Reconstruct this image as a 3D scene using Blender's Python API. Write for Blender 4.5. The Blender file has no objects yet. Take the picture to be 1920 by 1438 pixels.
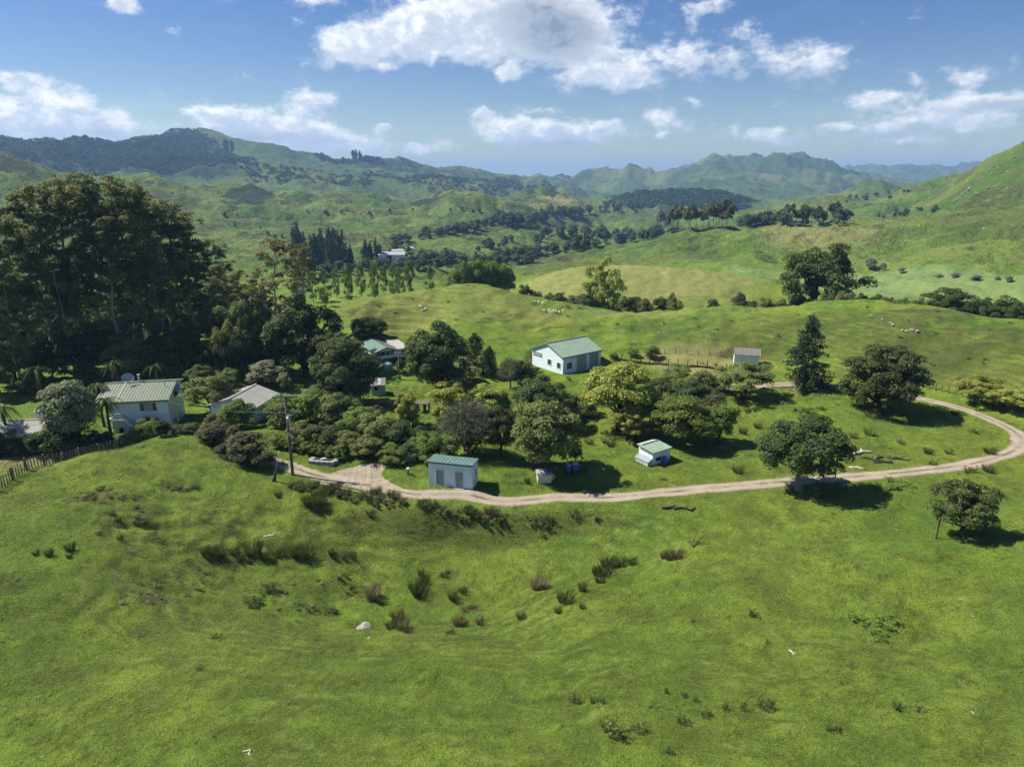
import bpy, bmesh, math, random
import numpy as np
from mathutils import Vector, Matrix
R = math.radians
SC = bpy.context.scene
COL = SC.collection

# ------------------------------------------------------------------ camera, sky, sun, exposure
CAM_H = 36.0
PITCH = R(16.8)
FPX = 1280.0
cam_d = bpy.data.cameras.new('camera'); cam = bpy.data.objects.new('camera', cam_d); COL.objects.link(cam)
cam.location = (0, 0, CAM_H); cam.rotation_euler = (R(90) - PITCH, 0, 0)
cam_d.sensor_width = 36; cam_d.lens = 36 * FPX / 1920; cam_d.clip_start = 0.5; cam_d.clip_end = 60000
SC.camera = cam
SUN_AZ, SUN_EL = R(-76), R(50)
sun_d = bpy.data.lights.new('sun', 'SUN'); sun_d.energy = 3.5; sun_d.angle = R(0.53); sun_d.color = (1.0, 0.93, 0.80)
sun = bpy.data.objects.new('sun', sun_d); COL.objects.link(sun)
sd = Vector((math.sin(SUN_AZ) * math.cos(SUN_EL), math.cos(SUN_AZ) * math.cos(SUN_EL), math.sin(SUN_EL)))
sun.rotation_euler = sd.to_track_quat('Z', 'Y').to_euler()
SC.view_settings.view_transform = 'Standard'; SC.view_settings.look = 'None'
SC.view_settings.exposure = 1.37; SC.view_settings.gamma = 1.0; SC.view_settings.use_curve_mapping = False
SC.render.engine = 'CYCLES'
cy = SC.cycles
cy.max_bounces = 5; cy.diffuse_bounces = 2; cy.glossy_bounces = 2; cy.transmission_bounces = 3; cy.transparent_max_bounces = 6
cy.volume_bounces = 0; cy.use_denoising = True; cy.sample_clamp_indirect = 4.0
cy.use_adaptive_sampling = True; cy.adaptive_threshold = 0.02
try:
    cy.denoiser = 'OPENIMAGEDENOISE'; cy.denoising_input_passes = 'RGB_ALBEDO_NORMAL'; cy.denoising_prefilter = 'NONE'
except Exception: pass

SP, CP = math.sin(PITCH), math.cos(PITCH)
def ray(px, py):
    u, v = (px - 960) / FPX, (py - 719) / FPX
    return u, CP - v * SP, -SP - v * CP
def polar(px, py):                       # azimuth, slope of the sight line through a pixel of the photograph
    x, y, z = ray(px, py); return math.atan2(x, y), z / math.hypot(x, y)
def on_level(px, py, z):                 # the point at height z seen at that pixel
    x, y, d = ray(px, py); t = (z - CAM_H) / d; return Vector((x * t, y * t, z))

def build_world():
    w = bpy.data.worlds.new('World'); SC.world = w; w.use_nodes = True
    try: w.cycles.sampling_method = 'MANUAL'; w.cycles.sample_map_resolution = 512
    except Exception: pass
    nt = w.node_tree; N = nt.nodes; L = nt.links; N.clear()
    out = N.new('ShaderNodeOutputWorld')
    sky = N.new('ShaderNodeTexSky'); sky.sky_type = 'NISHITA'; sky.sun_disc = False
    sky.sun_elevation = SUN_EL; sky.sun_rotation = SUN_AZ; sky.air_density = 1.0; sky.dust_density = 0.25; sky.ozone_density = 2.2; sky.altitude = 100
    bg = N.new('ShaderNodeBackground'); bg.inputs[1].default_value = SKY_STRENGTH
    hs = N.new('ShaderNodeHueSaturation'); hs.inputs['Saturation'].default_value = SKY_SAT; hs.inputs['Value'].default_value = 1.0; hs.inputs['Hue'].default_value = .518
    L.new(sky.outputs[0], hs.inputs['Color']); L.new(hs.outputs[0], bg.inputs[0])
    tc = N.new('ShaderNodeTexCoord')
    sep = N.new('ShaderNodeSeparateXYZ'); L.new(tc.outputs['Generated'], sep.inputs[0])
    def M(op, a, b=None, c=None, clamp=False):
        n = N.new('ShaderNodeMath'); n.operation = op; n.use_clamp = clamp
        for i, v in enumerate((a, b, c)):
            if v is None: continue
            if isinstance(v, (int, float)): n.inputs[i].default_value = v
            else: L.new(v, n.inputs[i])
        return n.outputs[0]
    az = M('ARCTAN2', sep.outputs[0], sep.outputs[1]); el = M('ARCSINE', sep.outputs[2])
    co0 = N.new('ShaderNodeCombineXYZ'); L.new(az, co0.inputs[0]); L.new(el, co0.inputs[1])
    # edge billows: push the coordinates about with noise
    def noise(vec, scale, detail, rough, stretch=(1, 1, 1)):
        mp = N.new('ShaderNodeMapping'); mp.inputs['Scale'].default_value = stretch; L.new(vec, mp.inputs[0])
        n = N.new('ShaderNodeTexNoise'); n.inputs['Scale'].default_value = scale; n.inputs['Detail'].default_value = detail; n.inputs['Roughness'].default_value = rough
        L.new(mp.outputs[0], n.inputs['Vector']); return n
    n1 = noise(co0.outputs[0], 16, 4, .6, (1, 1.7, 1))
    wv = N.new('ShaderNodeVectorMath'); wv.operation = 'MULTIPLY_ADD'
    L.new(n1.outputs['Color'], wv.inputs[0]); wv.inputs[1].default_value = (.05, .03, 0); wv.inputs[2].default_value = (-.025, -.015, 0)
    co = N.new('ShaderNodeVectorMath'); co.operation = 'ADD'; L.new(co0.outputs[0], co.inputs[0]); L.new(wv.outputs[0], co.inputs[1])
    # cumulus: px, py, half width, half height, weight (angles, at infinity)
    CL = [(850,35,190,58,1.5),(1010,45,140,62,1.6),(755,85,85,34,1.3),(930,105,80,18,.8),(1090,60,60,45,.9),(1200,50,80,30,.45),
          (640,97,74,30,1.5),(1150,138,135,38,1.4),(1330,90,110,42,.55),(1440,115,150,42,.72),(1530,135,80,28,.8),(1340,10,75,18,.95),
          (955,140,34,19,1.1),(585,187,58,22,1.5),(60,215,130,42,1.5),(170,245,130,34,1.4),(55,152,46,18,1.1),(20,250,110,38,1.4),
          (500,238,130,38,1.5),(430,226,70,24,1.2),(610,262,85,24,1.25),(690,272,60,18,1.1),(800,283,85,14,1.05),
          (970,248,90,34,1.45),(1040,258,120,28,1.4),(1130,240,75,22,1.2),(905,212,24,14,1.1),(1250,225,56,25,1.1),(1420,255,100,23,1.05),
          (1640,187,48,17,1.15),(1660,235,90,25,1.15),(1780,215,66,26,1.1),(1850,188,100,22,1.15),(1815,140,48,18,1.1),(1860,235,44,15,1.0),
          (230,12,38,15,1.4),(725,240,32,10,1.1),(1540,285,30,8,.5),(420,5,40,12,.5),(590,2,46,9,1.0),(330,60,26,8,.9),(720,130,22,9,1.0),(1290,190,34,10,.9),(1150,95,30,10,1.0),(1720,150,20,14,1.0),(1560,235,40,10,.8),(1000,205,30,7,.8),(370,215,30,9,1.1),(145,205,24,8,1.0),(870,100,30,14,1.2),(1700,265,50,9,.8),(1240,258,30,10,.9)]
    Msum = None; Tsum = None
    for (px, py, a, b, s) in CL:
        A, S = polar(px, py); E = math.atan(S); ia, ib = FPX / (a * 1.02), FPX / (b * 1.05)
        n = N.new('ShaderNodeVectorMath'); n.operation = 'MULTIPLY_ADD'; L.new(co.outputs[0], n.inputs[0])
        n.inputs[1].default_value = (ia, ib, 0); n.inputs[2].default_value = (-A * ia, -E * ib, 0)
        d = N.new('ShaderNodeVectorMath'); d.operation = 'DOT_PRODUCT'; L.new(n.outputs[0], d.inputs[0]); L.new(n.outputs[0], d.inputs[1])
        m = M('POWER', .20, d.outputs['Value'])
        dv = N.new('ShaderNodeVectorMath'); dv.operation = 'DOT_PRODUCT'; L.new(n.outputs[0], dv.inputs[0]); dv.inputs[1].default_value = (-.25, 1, 0)
        Msum = M('MULTIPLY_ADD', m, s, Msum if Msum is not None else 0.0)
        Tsum = M('MULTIPLY_ADD', m, dv.outputs['Value'], Tsum if Tsum is not None else 0.0)
    # the same fair-weather sky all round: scattered cumulus where the photograph does not look
    out_view = M('GREATER_THAN', M('ABSOLUTE', az), .72); hi = M('GREATER_THAN', el, .30)
    side = M('MULTIPLY', M('MAXIMUM', out_view, hi), .85)
    nb = noise(co0.outputs[0], 3.2, 3, .5, (1, 2.2, 1))
    rnd = M('MULTIPLY', M('MULTIPLY', M('SUBTRACT', nb.outputs['Fac'], .5, None, True), 6.0), side)
    Mt = M('ADD', Msum, rnd)
    n2 = noise(co0.outputs[0], 24, 9, .64, (1, 1.5, 1))
    dens = M('ADD', Mt, M('MULTIPLY_ADD', n2.outputs['Fac'], 3.1, -1.56))
    mr = N.new('ShaderNodeMapRange'); mr.interpolation_type = 'SMOOTHSTEP'; L.new(dens, mr.inputs[0])
    mr.inputs[1].default_value = .36; mr.inputs[2].default_value = 1.42
    # thin high cirrus
    n3 = noise(co0.outputs[0], 2.3, 7, .66, (1, 4.5, 1))
    ci = N.new('ShaderNodeMapRange'); L.new(n3.outputs['Fac'], ci.inputs[0]); ci.inputs[1].default_value = .50; ci.inputs[2].default_value = .85; ci.inputs[4].default_value = .20
    fac = M('MAXIMUM', mr.outputs[0], ci.outputs[0])
    up = M('GREATER_THAN', el, -.01)
    fac = M('MULTIPLY', fac, up)
    # light from upper left: thick low parts are grey
    rel = M('DIVIDE', Tsum, M('ADD', Msum, .25))
    n4 = noise(co.outputs[0], 42, 6, .6, (1, 1.3, 1))
    sh = M('ADD', M('MULTIPLY', rel, .60), M('MULTIPLY_ADD', n4.outputs['Fac'], 1.4, -.28))
    sh = M('SUBTRACT', sh, M('MULTIPLY', M('SUBTRACT', dens, 1.0, None, True), .18))
    bel = None                           # thick cloud bellies turn slate grey
    for (px, py, a, b, s) in ((1045, 62, 80, 42, 1.15), (975, 15, 90, 26, .6), (1040, 274, 100, 13, .6), (1500, 160, 90, 18, .6), (480, 258, 110, 12, .5), (1660, 250, 80, 10, .5), (1850, 200, 80, 10, .5)):
        A, S = polar(px, py); E = math.atan(S); n = N.new('ShaderNodeVectorMath'); n.operation = 'MULTIPLY_ADD'; L.new(co.outputs[0], n.inputs[0]); n.inputs[1].default_value = (FPX / a, FPX / b, 0); n.inputs[2].default_value = (-A * FPX / a, -E * FPX / b, 0)
        d = N.new('ShaderNodeVectorMath'); d.operation = 'DOT_PRODUCT'; L.new(n.outputs[0], d.inputs[0]); L.new(n.outputs[0], d.inputs[1]); bel = M('MULTIPLY_ADD', M('POWER', .3, d.outputs['Value']), s, bel if bel is not None else 0.0)
    bel = M('MULTIPLY', bel, M('MULTIPLY_ADD', n4.outputs['Fac'], 2.2, -.35), None, True)
    sh = M('MULTIPLY_ADD', sh, .62, .30)
    cr = N.new('ShaderNodeValToRGB'); L.new(sh, cr.inputs[0]); e = cr.color_ramp.elements
    e[0].position = -0.0; e[0].color = (.30, .37, .50, 1); e[1].position = .68; e[1].color = (.93, .94, .95, 1)
    m1 = cr.color_ramp.elements.new(.47); m1.color = (.56, .63, .73, 1)
    mb = N.new('ShaderNodeMix'); mb.data_type = 'RGBA'; L.new(bel, mb.inputs[0]); L.new(cr.outputs[0], mb.inputs[6]); mb.inputs[7].default_value = (.22, .28, .38, 1)
    bc = N.new('ShaderNodeBackground'); L.new(mb.outputs[2], bc.inputs[0]); bc.inputs[1].default_value = CLOUD_STRENGTH
    mx = N.new('ShaderNodeMixShader'); L.new(fac, mx.inputs[0]); L.new(bg.outputs[0], mx.inputs[1]); L.new(bc.outputs[0], mx.inputs[2])
    L.new(mx.outputs[0], out.inputs[0])
SKY_STRENGTH, SKY_SAT, CLOUD_STRENGTH = 0.0382, 1.34, 0.49
build_world()

# ------------------------------------------------------------------ terrain: control points -> spline -> polar height field
rng = np.random.default_rng(11); random.seed(11)
_perm = np.random.default_rng(5).permutation(512)
_perm = np.concatenate([_perm, _perm]); _ga = np.random.default_rng(6).uniform(0, 2 * np.pi, 512); _gx, _gy = np.cos(_ga), np.sin(_ga)
def pn(x, y):
    x = np.asarray(x, float); y = np.asarray(y, float)
    xi = np.floor(x).astype(np.int64); yi = np.floor(y).astype(np.int64); fx = x - xi; fy = y - yi
    u = fx * fx * fx * (fx * (fx * 6 - 15) + 10); v = fy * fy * fy * (fy * (fy * 6 - 15) + 10)
    X = xi & 511; Y = yi & 511; X1 = (X + 1) & 511; Y1 = (Y + 1) & 511
    def g(a, b, dx, dy):
        h = _perm[_perm[a] + b]; return _gx[h] * dx + _gy[h] * dy
    a = g(X, Y, fx, fy); b = g(X1, Y, fx - 1, fy); c = g(X, Y1, fx, fy - 1); d = g(X1, Y1, fx - 1, fy - 1)
    return ((a + u * (b - a)) * (1 - v) + (c + u * (d - c)) * v) * 1.5
def fbm(x, y, o=4, lac=2.03, gain=.5):
    s = 0; a = 1; f = 1.0
    for i in range(o): s = s + a * pn(x * f + 17.3 * i, y * f - 9.1 * i); a *= gain; f *= lac
    return s
def ridged(x, y, o=4, gain=.5):
    s = 0; a = 1; f = 1.0
    for i in range(o): s = s + a * (1 - 2 * np.abs(pn(x * f + 31.7 * i, y * f + 5.9 * i))); a *= gain; f *= 2.05
    return s
def sst(a, b, x): t = np.clip((np.asarray(x, float) - a) / (b - a), 0, 1); return t * t * (3 - 2 * t)

CT = []                                  # (azimuth, ln r, z / r)
def cz(px, py, z):
    A, S = polar(px, py); r = (z - CAM_H) / S; CT.append((A, math.log(r), z / r))
def crr(px, py, r):
    A, S = polar(px, py); CT.append((A, math.log(r), S + CAM_H / r))
def ch(px, r, z):                        # hidden point: azimuth from a column, distance, height
    A = math.atan2((px - 960) / FPX, CP + .25 * SP); CT.append((A, math.log(r), z / r))
def line(pts, r0, r1=None, step=45):     # a crest drawn as a polyline, its distance running from r0 to r1
    r1 = r1 or r0; n = len(pts)
    for i in range(n - 1):
        (x0, y0), (x1, y1) = pts[i], pts[i + 1]; k = max(1, int(abs(x1 - x0) / step))
        for j in range(k + (1 if i == n - 2 else 0)):
            t = j / k; g = ((x0 + t * (x1 - x0)) - pts[0][0]) / (pts[-1][0] - pts[0][0])
            crr(x0 + t * (x1 - x0), y0 + t * (y1 - y0), r0 + g * (r1 - r0))
# foreground slope
for px, z in ((-250, 5), (0, 5), (350, 5.5), (700, 5.6), (1050, 5.6), (1400, 5.6), (1920, 5.2), (2200, 5)): cz(px, 1438, z)
for px, z in ((-250, 7), (0, 7), (500, 7.5), (960, 7.5), (1440, 7.5), (1920, 7), (2200, 7)): cz(px, 1650, z)
for px, z in ((-200, 4), (0, 4), (300, 3.2), (600, 2.6), (960, 2.4), (1300, 2.6), (1600, 3), (1920, 3.4), (2150, 3.5)): cz(px, 1270, z)
for a in ((250, 1160, 2.0), (450, 1182, .7), (620, 1190, -.4), (780, 1198, -.9), (930, 1184, -1.0), (1060, 1145, -.9), (1180, 1110, -.9), (1300, 1060, -.3),
          (1300, 1170, .7), (1500, 1170, 1.0), (1700, 1180, 1.5), (1920, 1160, 2.1), (2100, 1160, 2.5),
          (540, 1110, -3.2), (660, 1140, -4.2), (700, 1120, -4.6), (850, 1140, -4.8), (850, 1110, -4.8), (980, 1100, -4.4), (1090, 1070, -3.2), (1220, 1020, -1.8),
          (640, 1050, -3.4), (800, 1050, -4.2), (950, 1035, -3.8), (1080, 1005, -2.6), (900, 990, -2.8), (1000, 970, -1.6), (1200, 975, -.9), (760, 965, -1.1), (600, 960, -.4),
          (350, 812, 3.0), (230, 838, 3.8), (100, 880, 4.3), (0, 915, 4.7), (-150, 930, 5.0), (0, 1010, 4.8), (0, 1120, 4.2), (120, 950, 4.4), (250, 900, 3.6), (380, 870, 2.6), (150, 1040, 3.8),
          (250, 985, 2.9), (330, 950, 2.4), (440, 905, 1.4), (430, 965, .6), (400, 1030, -.4), (300, 1060, 1.2), (500, 1000, -1.0), (540, 900, .7), (480, 870, 1.3), (420, 840, 2.2),
          (1400, 980, .0), (1600, 950, .4), (1500, 1060, .6), (1700, 1050, 1.2), (1800, 1005, 1.2), (1920, 950, 1.6), (1920, 1050, 1.8), (2100, 950, 2.2),
          (850, 917, .1), (1050, 905, -.2), (1220, 870, -.2), (1400, 870, .0), (1600, 850, .2), (1750, 830, .5), (700, 870, .7), (1000, 850, -.2),
          (1650, 770, .9), (1800, 800, 1.0), (1500, 780, .4), (1330, 800, .0), (1150, 790, -.2), (1000, 770, -.1), (800, 790, .5), (640, 820, .9), (560, 850, 1.0),
          (900, 730, .2), (1060, 705, .3), (1250, 700, .6), (1400, 695, 1.0), (1520, 725, .9), (1700, 725, 1.8), (1850, 745, 2.4), (1920, 770, 2.4), (2100, 790, 3.4)): cz(*a)
for a in ((350, 806, 3.1), (290, 818, 3.5), (230, 830, 4.0), (160, 850, 4.3), (100, 871, 4.5), (50, 886, 4.7), (0, 906, 4.9), (-100, 915, 5.1)): cz(*a)
# road level
for a in ((545, 878, .6), (660, 906, .25), (780, 927, 0), (950, 937, -.2), (1150, 932, -.2), (1350, 915, 0), (1550, 898, .1), (1750, 880, .4), (1890, 852, .8), (1905, 815, 1.1), (1820, 773, 1.4), (1720, 746, 1.5), (1600, 728, 1.5), (1420, 723, 1.0)): cz(*a)
# behind the mound: the houses' terrace and the gum wood
for a in ((-200, 95, 1.0), (0, 92, 1.2), (150, 97, 1.0), (320, 100, .8), (450, 103, .8), (560, 108, .8), (-200, 125, 1.0), (0, 125, 1.0), (200, 128, 1.0), (400, 130, 1.0), (600, 135, .8), (700, 130, .6),
          (-200, 165, -1), (0, 165, -1), (250, 170, -1), (450, 170, -1), (600, 165, 1.0), (750, 150, 1.0), (-200, 230, -8), (100, 230, -10), (350, 235, -12), (550, 240, -12)): ch(*a)
# first ridge
line([(640, 566), (719, 561), (787, 549), (829, 540), (872, 537), (914, 540), (942, 543), (985, 557), (1020, 565), (1100, 580), (1180, 587), (1276, 583), (1373, 575), (1396, 578), (1507, 567), (1565, 562), (1662, 562), (1700, 574), (1770, 592), (1816, 604), (1920, 610), (2100, 600)], 164, 164, 38)
for a in ((700, 620, 143), (850, 600, 147), (960, 620, 143), (1100, 640, 141), (1250, 640, 141), (1500, 640, 141), (1650, 640, 138), (1800, 660, 136), (1920, 680, 134)): crr(*a)
for a in ((640, 215, -13), (750, 215, -13), (870, 215, -12), (1000, 210, -9), (1130, 205, -7), (1300, 205, -7), (1450, 210, -8), (1600, 215, -8), (1750, 215, -8), (1920, 220, -8), (2150, 220, -6)): ch(*a)
# tan knoll and the flat behind
line([(1010, 527), (1038, 515), (1091, 507), (1162, 504), (1238, 503), (1296, 507), (1353, 516), (1450, 524)], 258, 262, 50)
for a in ((500, 300, -12), (650, 300, -12), (830, 300, -12), (960, 300, -12), (1150, 330, -12), (1300, 330, -12), (1500, 300, -10), (1700, 300, -10), (1920, 300, -9), (2150, 300, -8),
          (0, 330, -16), (250, 330, -16), (-250, 330, -14)): ch(*a)
for a in ((1400, 520, 360), (1560, 512, 372), (1750, 518, 360), (1920, 523, 350), (1100, 530, 335), (980, 512, 420), (1100, 505, 420), (1250, 500, 420)): crr(*a)
for a in ((500, 420, -20), (700, 420, -20), (850, 420, -20), (250, 450, -20), (0, 450, -20), (-250, 450, -18), (2150, 380, -6)): ch(*a)
# right-hand slope
line([(1000, 497), (1056, 482), (1127, 473), (1197, 460), (1240, 445), (1257, 434), (1334, 425), (1457, 425), (1488, 421), (1546, 425), (1584, 419), (1662, 414), (1739, 400), (1797, 391), (1854, 388), (1920, 378), (2150, 350)], 560, 640, 50)
for a in ((1300, 470, 490), (1450, 470, 490), (1600, 470, 480), (1750, 460, 490), (1900, 460, 480), (1200, 490, 470)): crr(*a)
for a in ((1050, 700, -36), (1200, 760, -34), (1350, 790, -26), (1500, 790, -18), (1620, 780, -10), (1750, 740, 6), (1900, 720, 14)): ch(*a)
# right-hand high hill
line([(1739, 375), (1777, 344), (1816, 309), (1854, 290), (1893, 280), (1920, 268), (1990, 240), (2150, 180)], 900, 860, 30)
for a in ((1800, 365, 800), (1860, 345, 780), (1910, 325, 760)): crr(*a)
for a in ((1800, 1050, 20), (1920, 1050, 60), (2150, 1100, 120)): ch(*a)
line([(1546, 376), (1577, 361), (1623, 365), (1662, 358), (1700, 356), (1739, 338), (1777, 327), (1800, 325)], 1150, 1250, 40)
for a in ((1560, 1450, -20), (1680, 1450, -10), (1800, 1500, 10)): ch(*a)
line([(1588, 357), (1623, 340), (1654, 339), (1692, 356)], 1800, 1800, 30)
# valley floor and left-hand hills
for a in ((560, 500, 520), (650, 490, 540), (740, 482, 560), (850, 478, 580), (950, 470, 640), (1050, 462, 760), (1130, 450, 850), (1200, 440, 950)): crr(*a)
for a in ((0, 560, -26), (250, 560, -26), (420, 540, -26), (-250, 560, -24)): ch(*a)
for a in ((430, 440, 720), (560, 440, 740), (700, 430, 760), (850, 430, 780), (960, 425, 850), (560, 400, 920), (700, 395, 940), (820, 395, 940), (430, 395, 950), (200, 400, 850), (50, 400, 800), (950, 400, 980), (1010, 425, 960), (1080, 425, 1020),
          (50, 340, 980), (200, 350, 1000), (330, 370, 1030)): crr(*a)
line([(-250, 262), (-100, 275), (0, 288), (40, 292), (77, 298), (127, 308), (167, 315), (217, 320), (267, 328), (317, 337), (353, 348), (400, 352), (460, 352), (493, 360), (523, 372)], 1150, 1200, 45)
line([(560, 360), (631, 364), (702, 367), (758, 379), (808, 364), (865, 358), (900, 366), (950, 371), (978, 382), (1020, 398)], 1150, 1120, 45)
for a in ((-200, 1500, -30), (0, 1500, -40), (150, 1500, -45), (300, 1500, -45), (450, 1500, -30), (600, 1400, -25), (720, 1400, -25), (850, 1330, -22), (950, 1260, -28)): ch(*a)
line([(953, 367), (985, 358), (1020, 350), (1049, 346), (1085, 358), (1127, 384)], 1420, 1450, 25)
for a in ((1000, 385, 1280), (1049, 385, 1250), (1100, 398, 1230), (1150, 405, 1250), (1200, 400, 1300)): crr(*a)
line([(1127, 386), (1169, 364), (1200, 352), (1233, 343), (1260, 344), (1334, 359), (1411, 371), (1470, 377)], 1900, 2000, 40)
for a in ((900, 1900, -30), (1050, 1900, -30), (1200, 2500, -30), (1350, 2500, -30), (1500, 2500, -30), (1650, 2600, -20), (1800, 2500, 0)): ch(*a)
# left-hand mountains
line([(-300, 240), (-100, 252), (0, 257), (33, 260), (77, 263), (140, 269), (187, 263), (233, 252), (257, 247), (283, 252), (307, 252), (327, 244), (383, 243), (400, 248), (417, 258), (443, 268), (493, 266), (520, 270), (567, 290), (610, 298), (650, 296), (684, 294), (709, 299), (741, 297), (780, 310), (826, 318), (850, 315), (879, 320), (928, 324), (967, 327), (1017, 333), (1056, 340)], 2600, 3000, 32)
for a in ((0, 300, 2000), (150, 305, 2000), (300, 310, 1950), (430, 330, 1800), (520, 330, 1800), (620, 335, 1850), (720, 340, 1900), (820, 345, 2000), (920, 352, 2100), (400, 290, 2250), (280, 285, 2250), (560, 310, 2250), (680, 318, 2350)): crr(*a)
for a in ((-200, 3600, 20), (0, 3600, 20), (250, 3600, 40), (450, 3600, 40), (700, 3800, 0), (900, 4000, -20), (1056, 4200, -30)): ch(*a)
# right-hand mountains
line([(1070, 337), (1110, 326), (1141, 317), (1162, 318), (1190, 308), (1215, 301), (1245, 302), (1288, 295), (1334, 294), (1407, 290), (1457, 283), (1496, 289), (1546, 300), (1584, 313), (1623, 329)], 4000, 3700, 32)
line([(1292, 345), (1315, 325), (1353, 333), (1400, 345)], 3000, 3000, 30)
for a in ((1130, 350, 3100), (1200, 345, 3200), (1450, 340, 2900), (1520, 345, 2900), (1250, 340, 3200), (1420, 345, 3000)): crr(*a)
for a in ((1100, 5200, -30), (1250, 5200, 0), (1400, 5200, 0), (1550, 5000, -20), (1700, 4500, -20), (1850, 4500, 0), (2100, 4000, 60)): ch(*a)
line([(1560, 318), (1592, 311), (1615, 308), (1638, 318), (1662, 311), (1704, 304), (1758, 317), (1812, 304), (1860, 309), (1950, 300), (2150, 290)], 6500, 6500, 35)
for px in range(-250, 1500, 150): crr(px, 333.5, 9000)
for px in range(1500, 2200, 150): ch(px, 9000, 20)

CT = np.array(CT)
def _phi(d2): return np.where(d2 > 1e-12, .5 * d2 * np.log(np.maximum(d2, 1e-12)), 0)
def _solve():
    n = len(CT); P = CT[:, :2]; d2 = ((P[:, None] - P[None]) ** 2).sum(-1)
    K = _phi(d2) + 2e-4 * np.eye(n); Q = np.c_[np.ones(n), P]
    A = np.block([[K, Q], [Q.T, np.zeros((3, 3))]]); return np.linalg.solve(A, np.r_[CT[:, 2], 0, 0, 0])
_cf = _solve()
def w_base(th, lr):
    th = np.clip(th, -.86, .86); lr = np.clip(lr, math.log(22), math.log(9000)); o = np.empty(th.shape); n = len(CT)
    f1, f2, fo = th.ravel(), lr.ravel(), o.ravel()
    for i in range(0, f1.size, 8192):
        a, b = f1[i:i + 8192], f2[i:i + 8192]
        d2 = (a[:, None] - CT[None, :, 0]) ** 2 + (b[:, None] - CT[None, :, 1]) ** 2
        fo[i:i + 8192] = _phi(d2) @ _cf[:n] + _cf[n] + _cf[n + 1] * a + _cf[n + 2] * b
    return fo.reshape(th.shape)

dense = np.linspace(-.80, .80, 600); outer = .80 + (np.pi - .80) * (np.linspace(0, 1, 46)[1:]) ** 1.3
TH = np.concatenate([-outer[::-1], dense, outer])
RR = [14.0]
while RR[-1] < 12000:
    r = RR[-1]; RR.append(r + (.8 if r < 30 else .34 if r < 118 else .6 if r < 210 else r * .0045 if r < 700 else r * .007 if r < 1500 else r * .011 if r < 4500 else r * .02))
RR = np.array(RR); NT, NR = len(TH), len(RR)
# coarse spline sampling, then bilinear to the fine grid (the spline is smooth)
ct = np.linspace(-.86, .86, 260); cl = np.linspace(math.log(22), math.log(9000), 420)
_W = w_base(*np.meshgrid(ct, cl, indexing='ij'))
def bil(tab, xa, ya, x, y):
    i = np.clip(np.searchsorted(xa, x) - 1, 0, len(xa) - 2); j = np.clip(np.searchsorted(ya, y) - 1, 0, len(ya) - 2)
    u = np.clip((x - xa[i]) / (xa[i + 1] - xa[i]), 0, 1); v = np.clip((y - ya[j]) / (ya[j + 1] - ya[j]), 0, 1)
    return (tab[i, j] * (1 - u) + tab[i + 1, j] * u) * (1 - v) + (tab[i, j + 1] * (1 - u) + tab[i + 1, j + 1] * u) * v
def base_z(x, y):
    th = np.arctan2(x, y); r = np.hypot(x, y); lr = np.log(np.clip(r, 22, 9000)); w = bil(_W, ct, cl, np.clip(th, -.86, .86), lr)
    wm = .5 * (bil(_W, ct, cl, np.full_like(w, -.86), lr) + bil(_W, ct, cl, np.full_like(w, .86), lr))
    t = sst(.86, np.pi, np.abs(th)); return (w * (1 - t) + wm * t) * np.clip(r, 0, 9000)
# road centre line
ROAD_PX = [(478, 850), (505, 861), (545, 877), (600, 893), (660, 905), (720, 916), (780, 926), (860, 933), (950, 936), (1050, 935), (1150, 931), (1250, 923), (1350, 914), (1450, 905), (1550, 898), (1650, 890), (1750, 880), (1830, 868), (1890, 850), (1915, 832), (1905, 812), (1870, 792), (1820, 772), (1770, 757), (1720, 745), (1660, 735), (1600, 728), (1540, 722), (1480, 721), (1420, 722), (1380, 724), (1330, 733)]
def march(px, py, hf, rs):
    A, S = polar(px, py); x, y = np.sin(A) * rs, np.cos(A) * rs; hz = hf(x, y); ok = np.nonzero(hz >= CAM_H + S * rs)[0]
    k = ok[0] if len(ok) else len(rs) - 1
    if k > 0 and len(ok):
        d0 = CAM_H + S * rs[k - 1] - hz[k - 1]; d1 = CAM_H + S * rs[k] - hz[k]; t = d0 / (d0 - d1 + 1e-9); r = rs[k - 1] + t * (rs[k] - rs[k - 1])
    else: r = rs[k]
    return np.array([math.sin(A) * r, math.cos(A) * r])
_rs = np.linspace(25, 260, 900)
_rp = np.array([march(px, py, base_z, _rs) for px, py in ROAD_PX])
def resample(p, step):
    # Catmull-Rom through the points, then even steps
    q = []; e = np.vstack([2 * p[0] - p[1], p, 2 * p[-1] - p[-2]])
    for i in range(1, len(e) - 2):
        for t in np.linspace(0, 1, 24, endpoint=False):
            q.append(.5 * ((2 * e[i]) + (-e[i - 1] + e[i + 1]) * t + (2 * e[i - 1] - 5 * e[i] + 4 * e[i + 1] - e[i + 2]) * t * t + (-e[i - 1] + 3 * e[i] - 3 * e[i + 1] + e[i + 2]) * t ** 3))
    q = np.array(q + [p[-1]]); s = np.r_[0, np.cumsum(np.linalg.norm(np.diff(q, axis=0), axis=1))]
    u = np.arange(0, s[-1], step); return np.c_[tuple(np.interp(u, s, q[:, k]) for k in range(q.shape[1]))]
ROADC = resample(_rp, .6)
_zr = base_z(ROADC[:, 0], ROADC[:, 1]); _k = np.ones(21) / 21; ROADZ = np.convolve(np.pad(_zr, 10, mode='edge'), _k, mode='valid')
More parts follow.
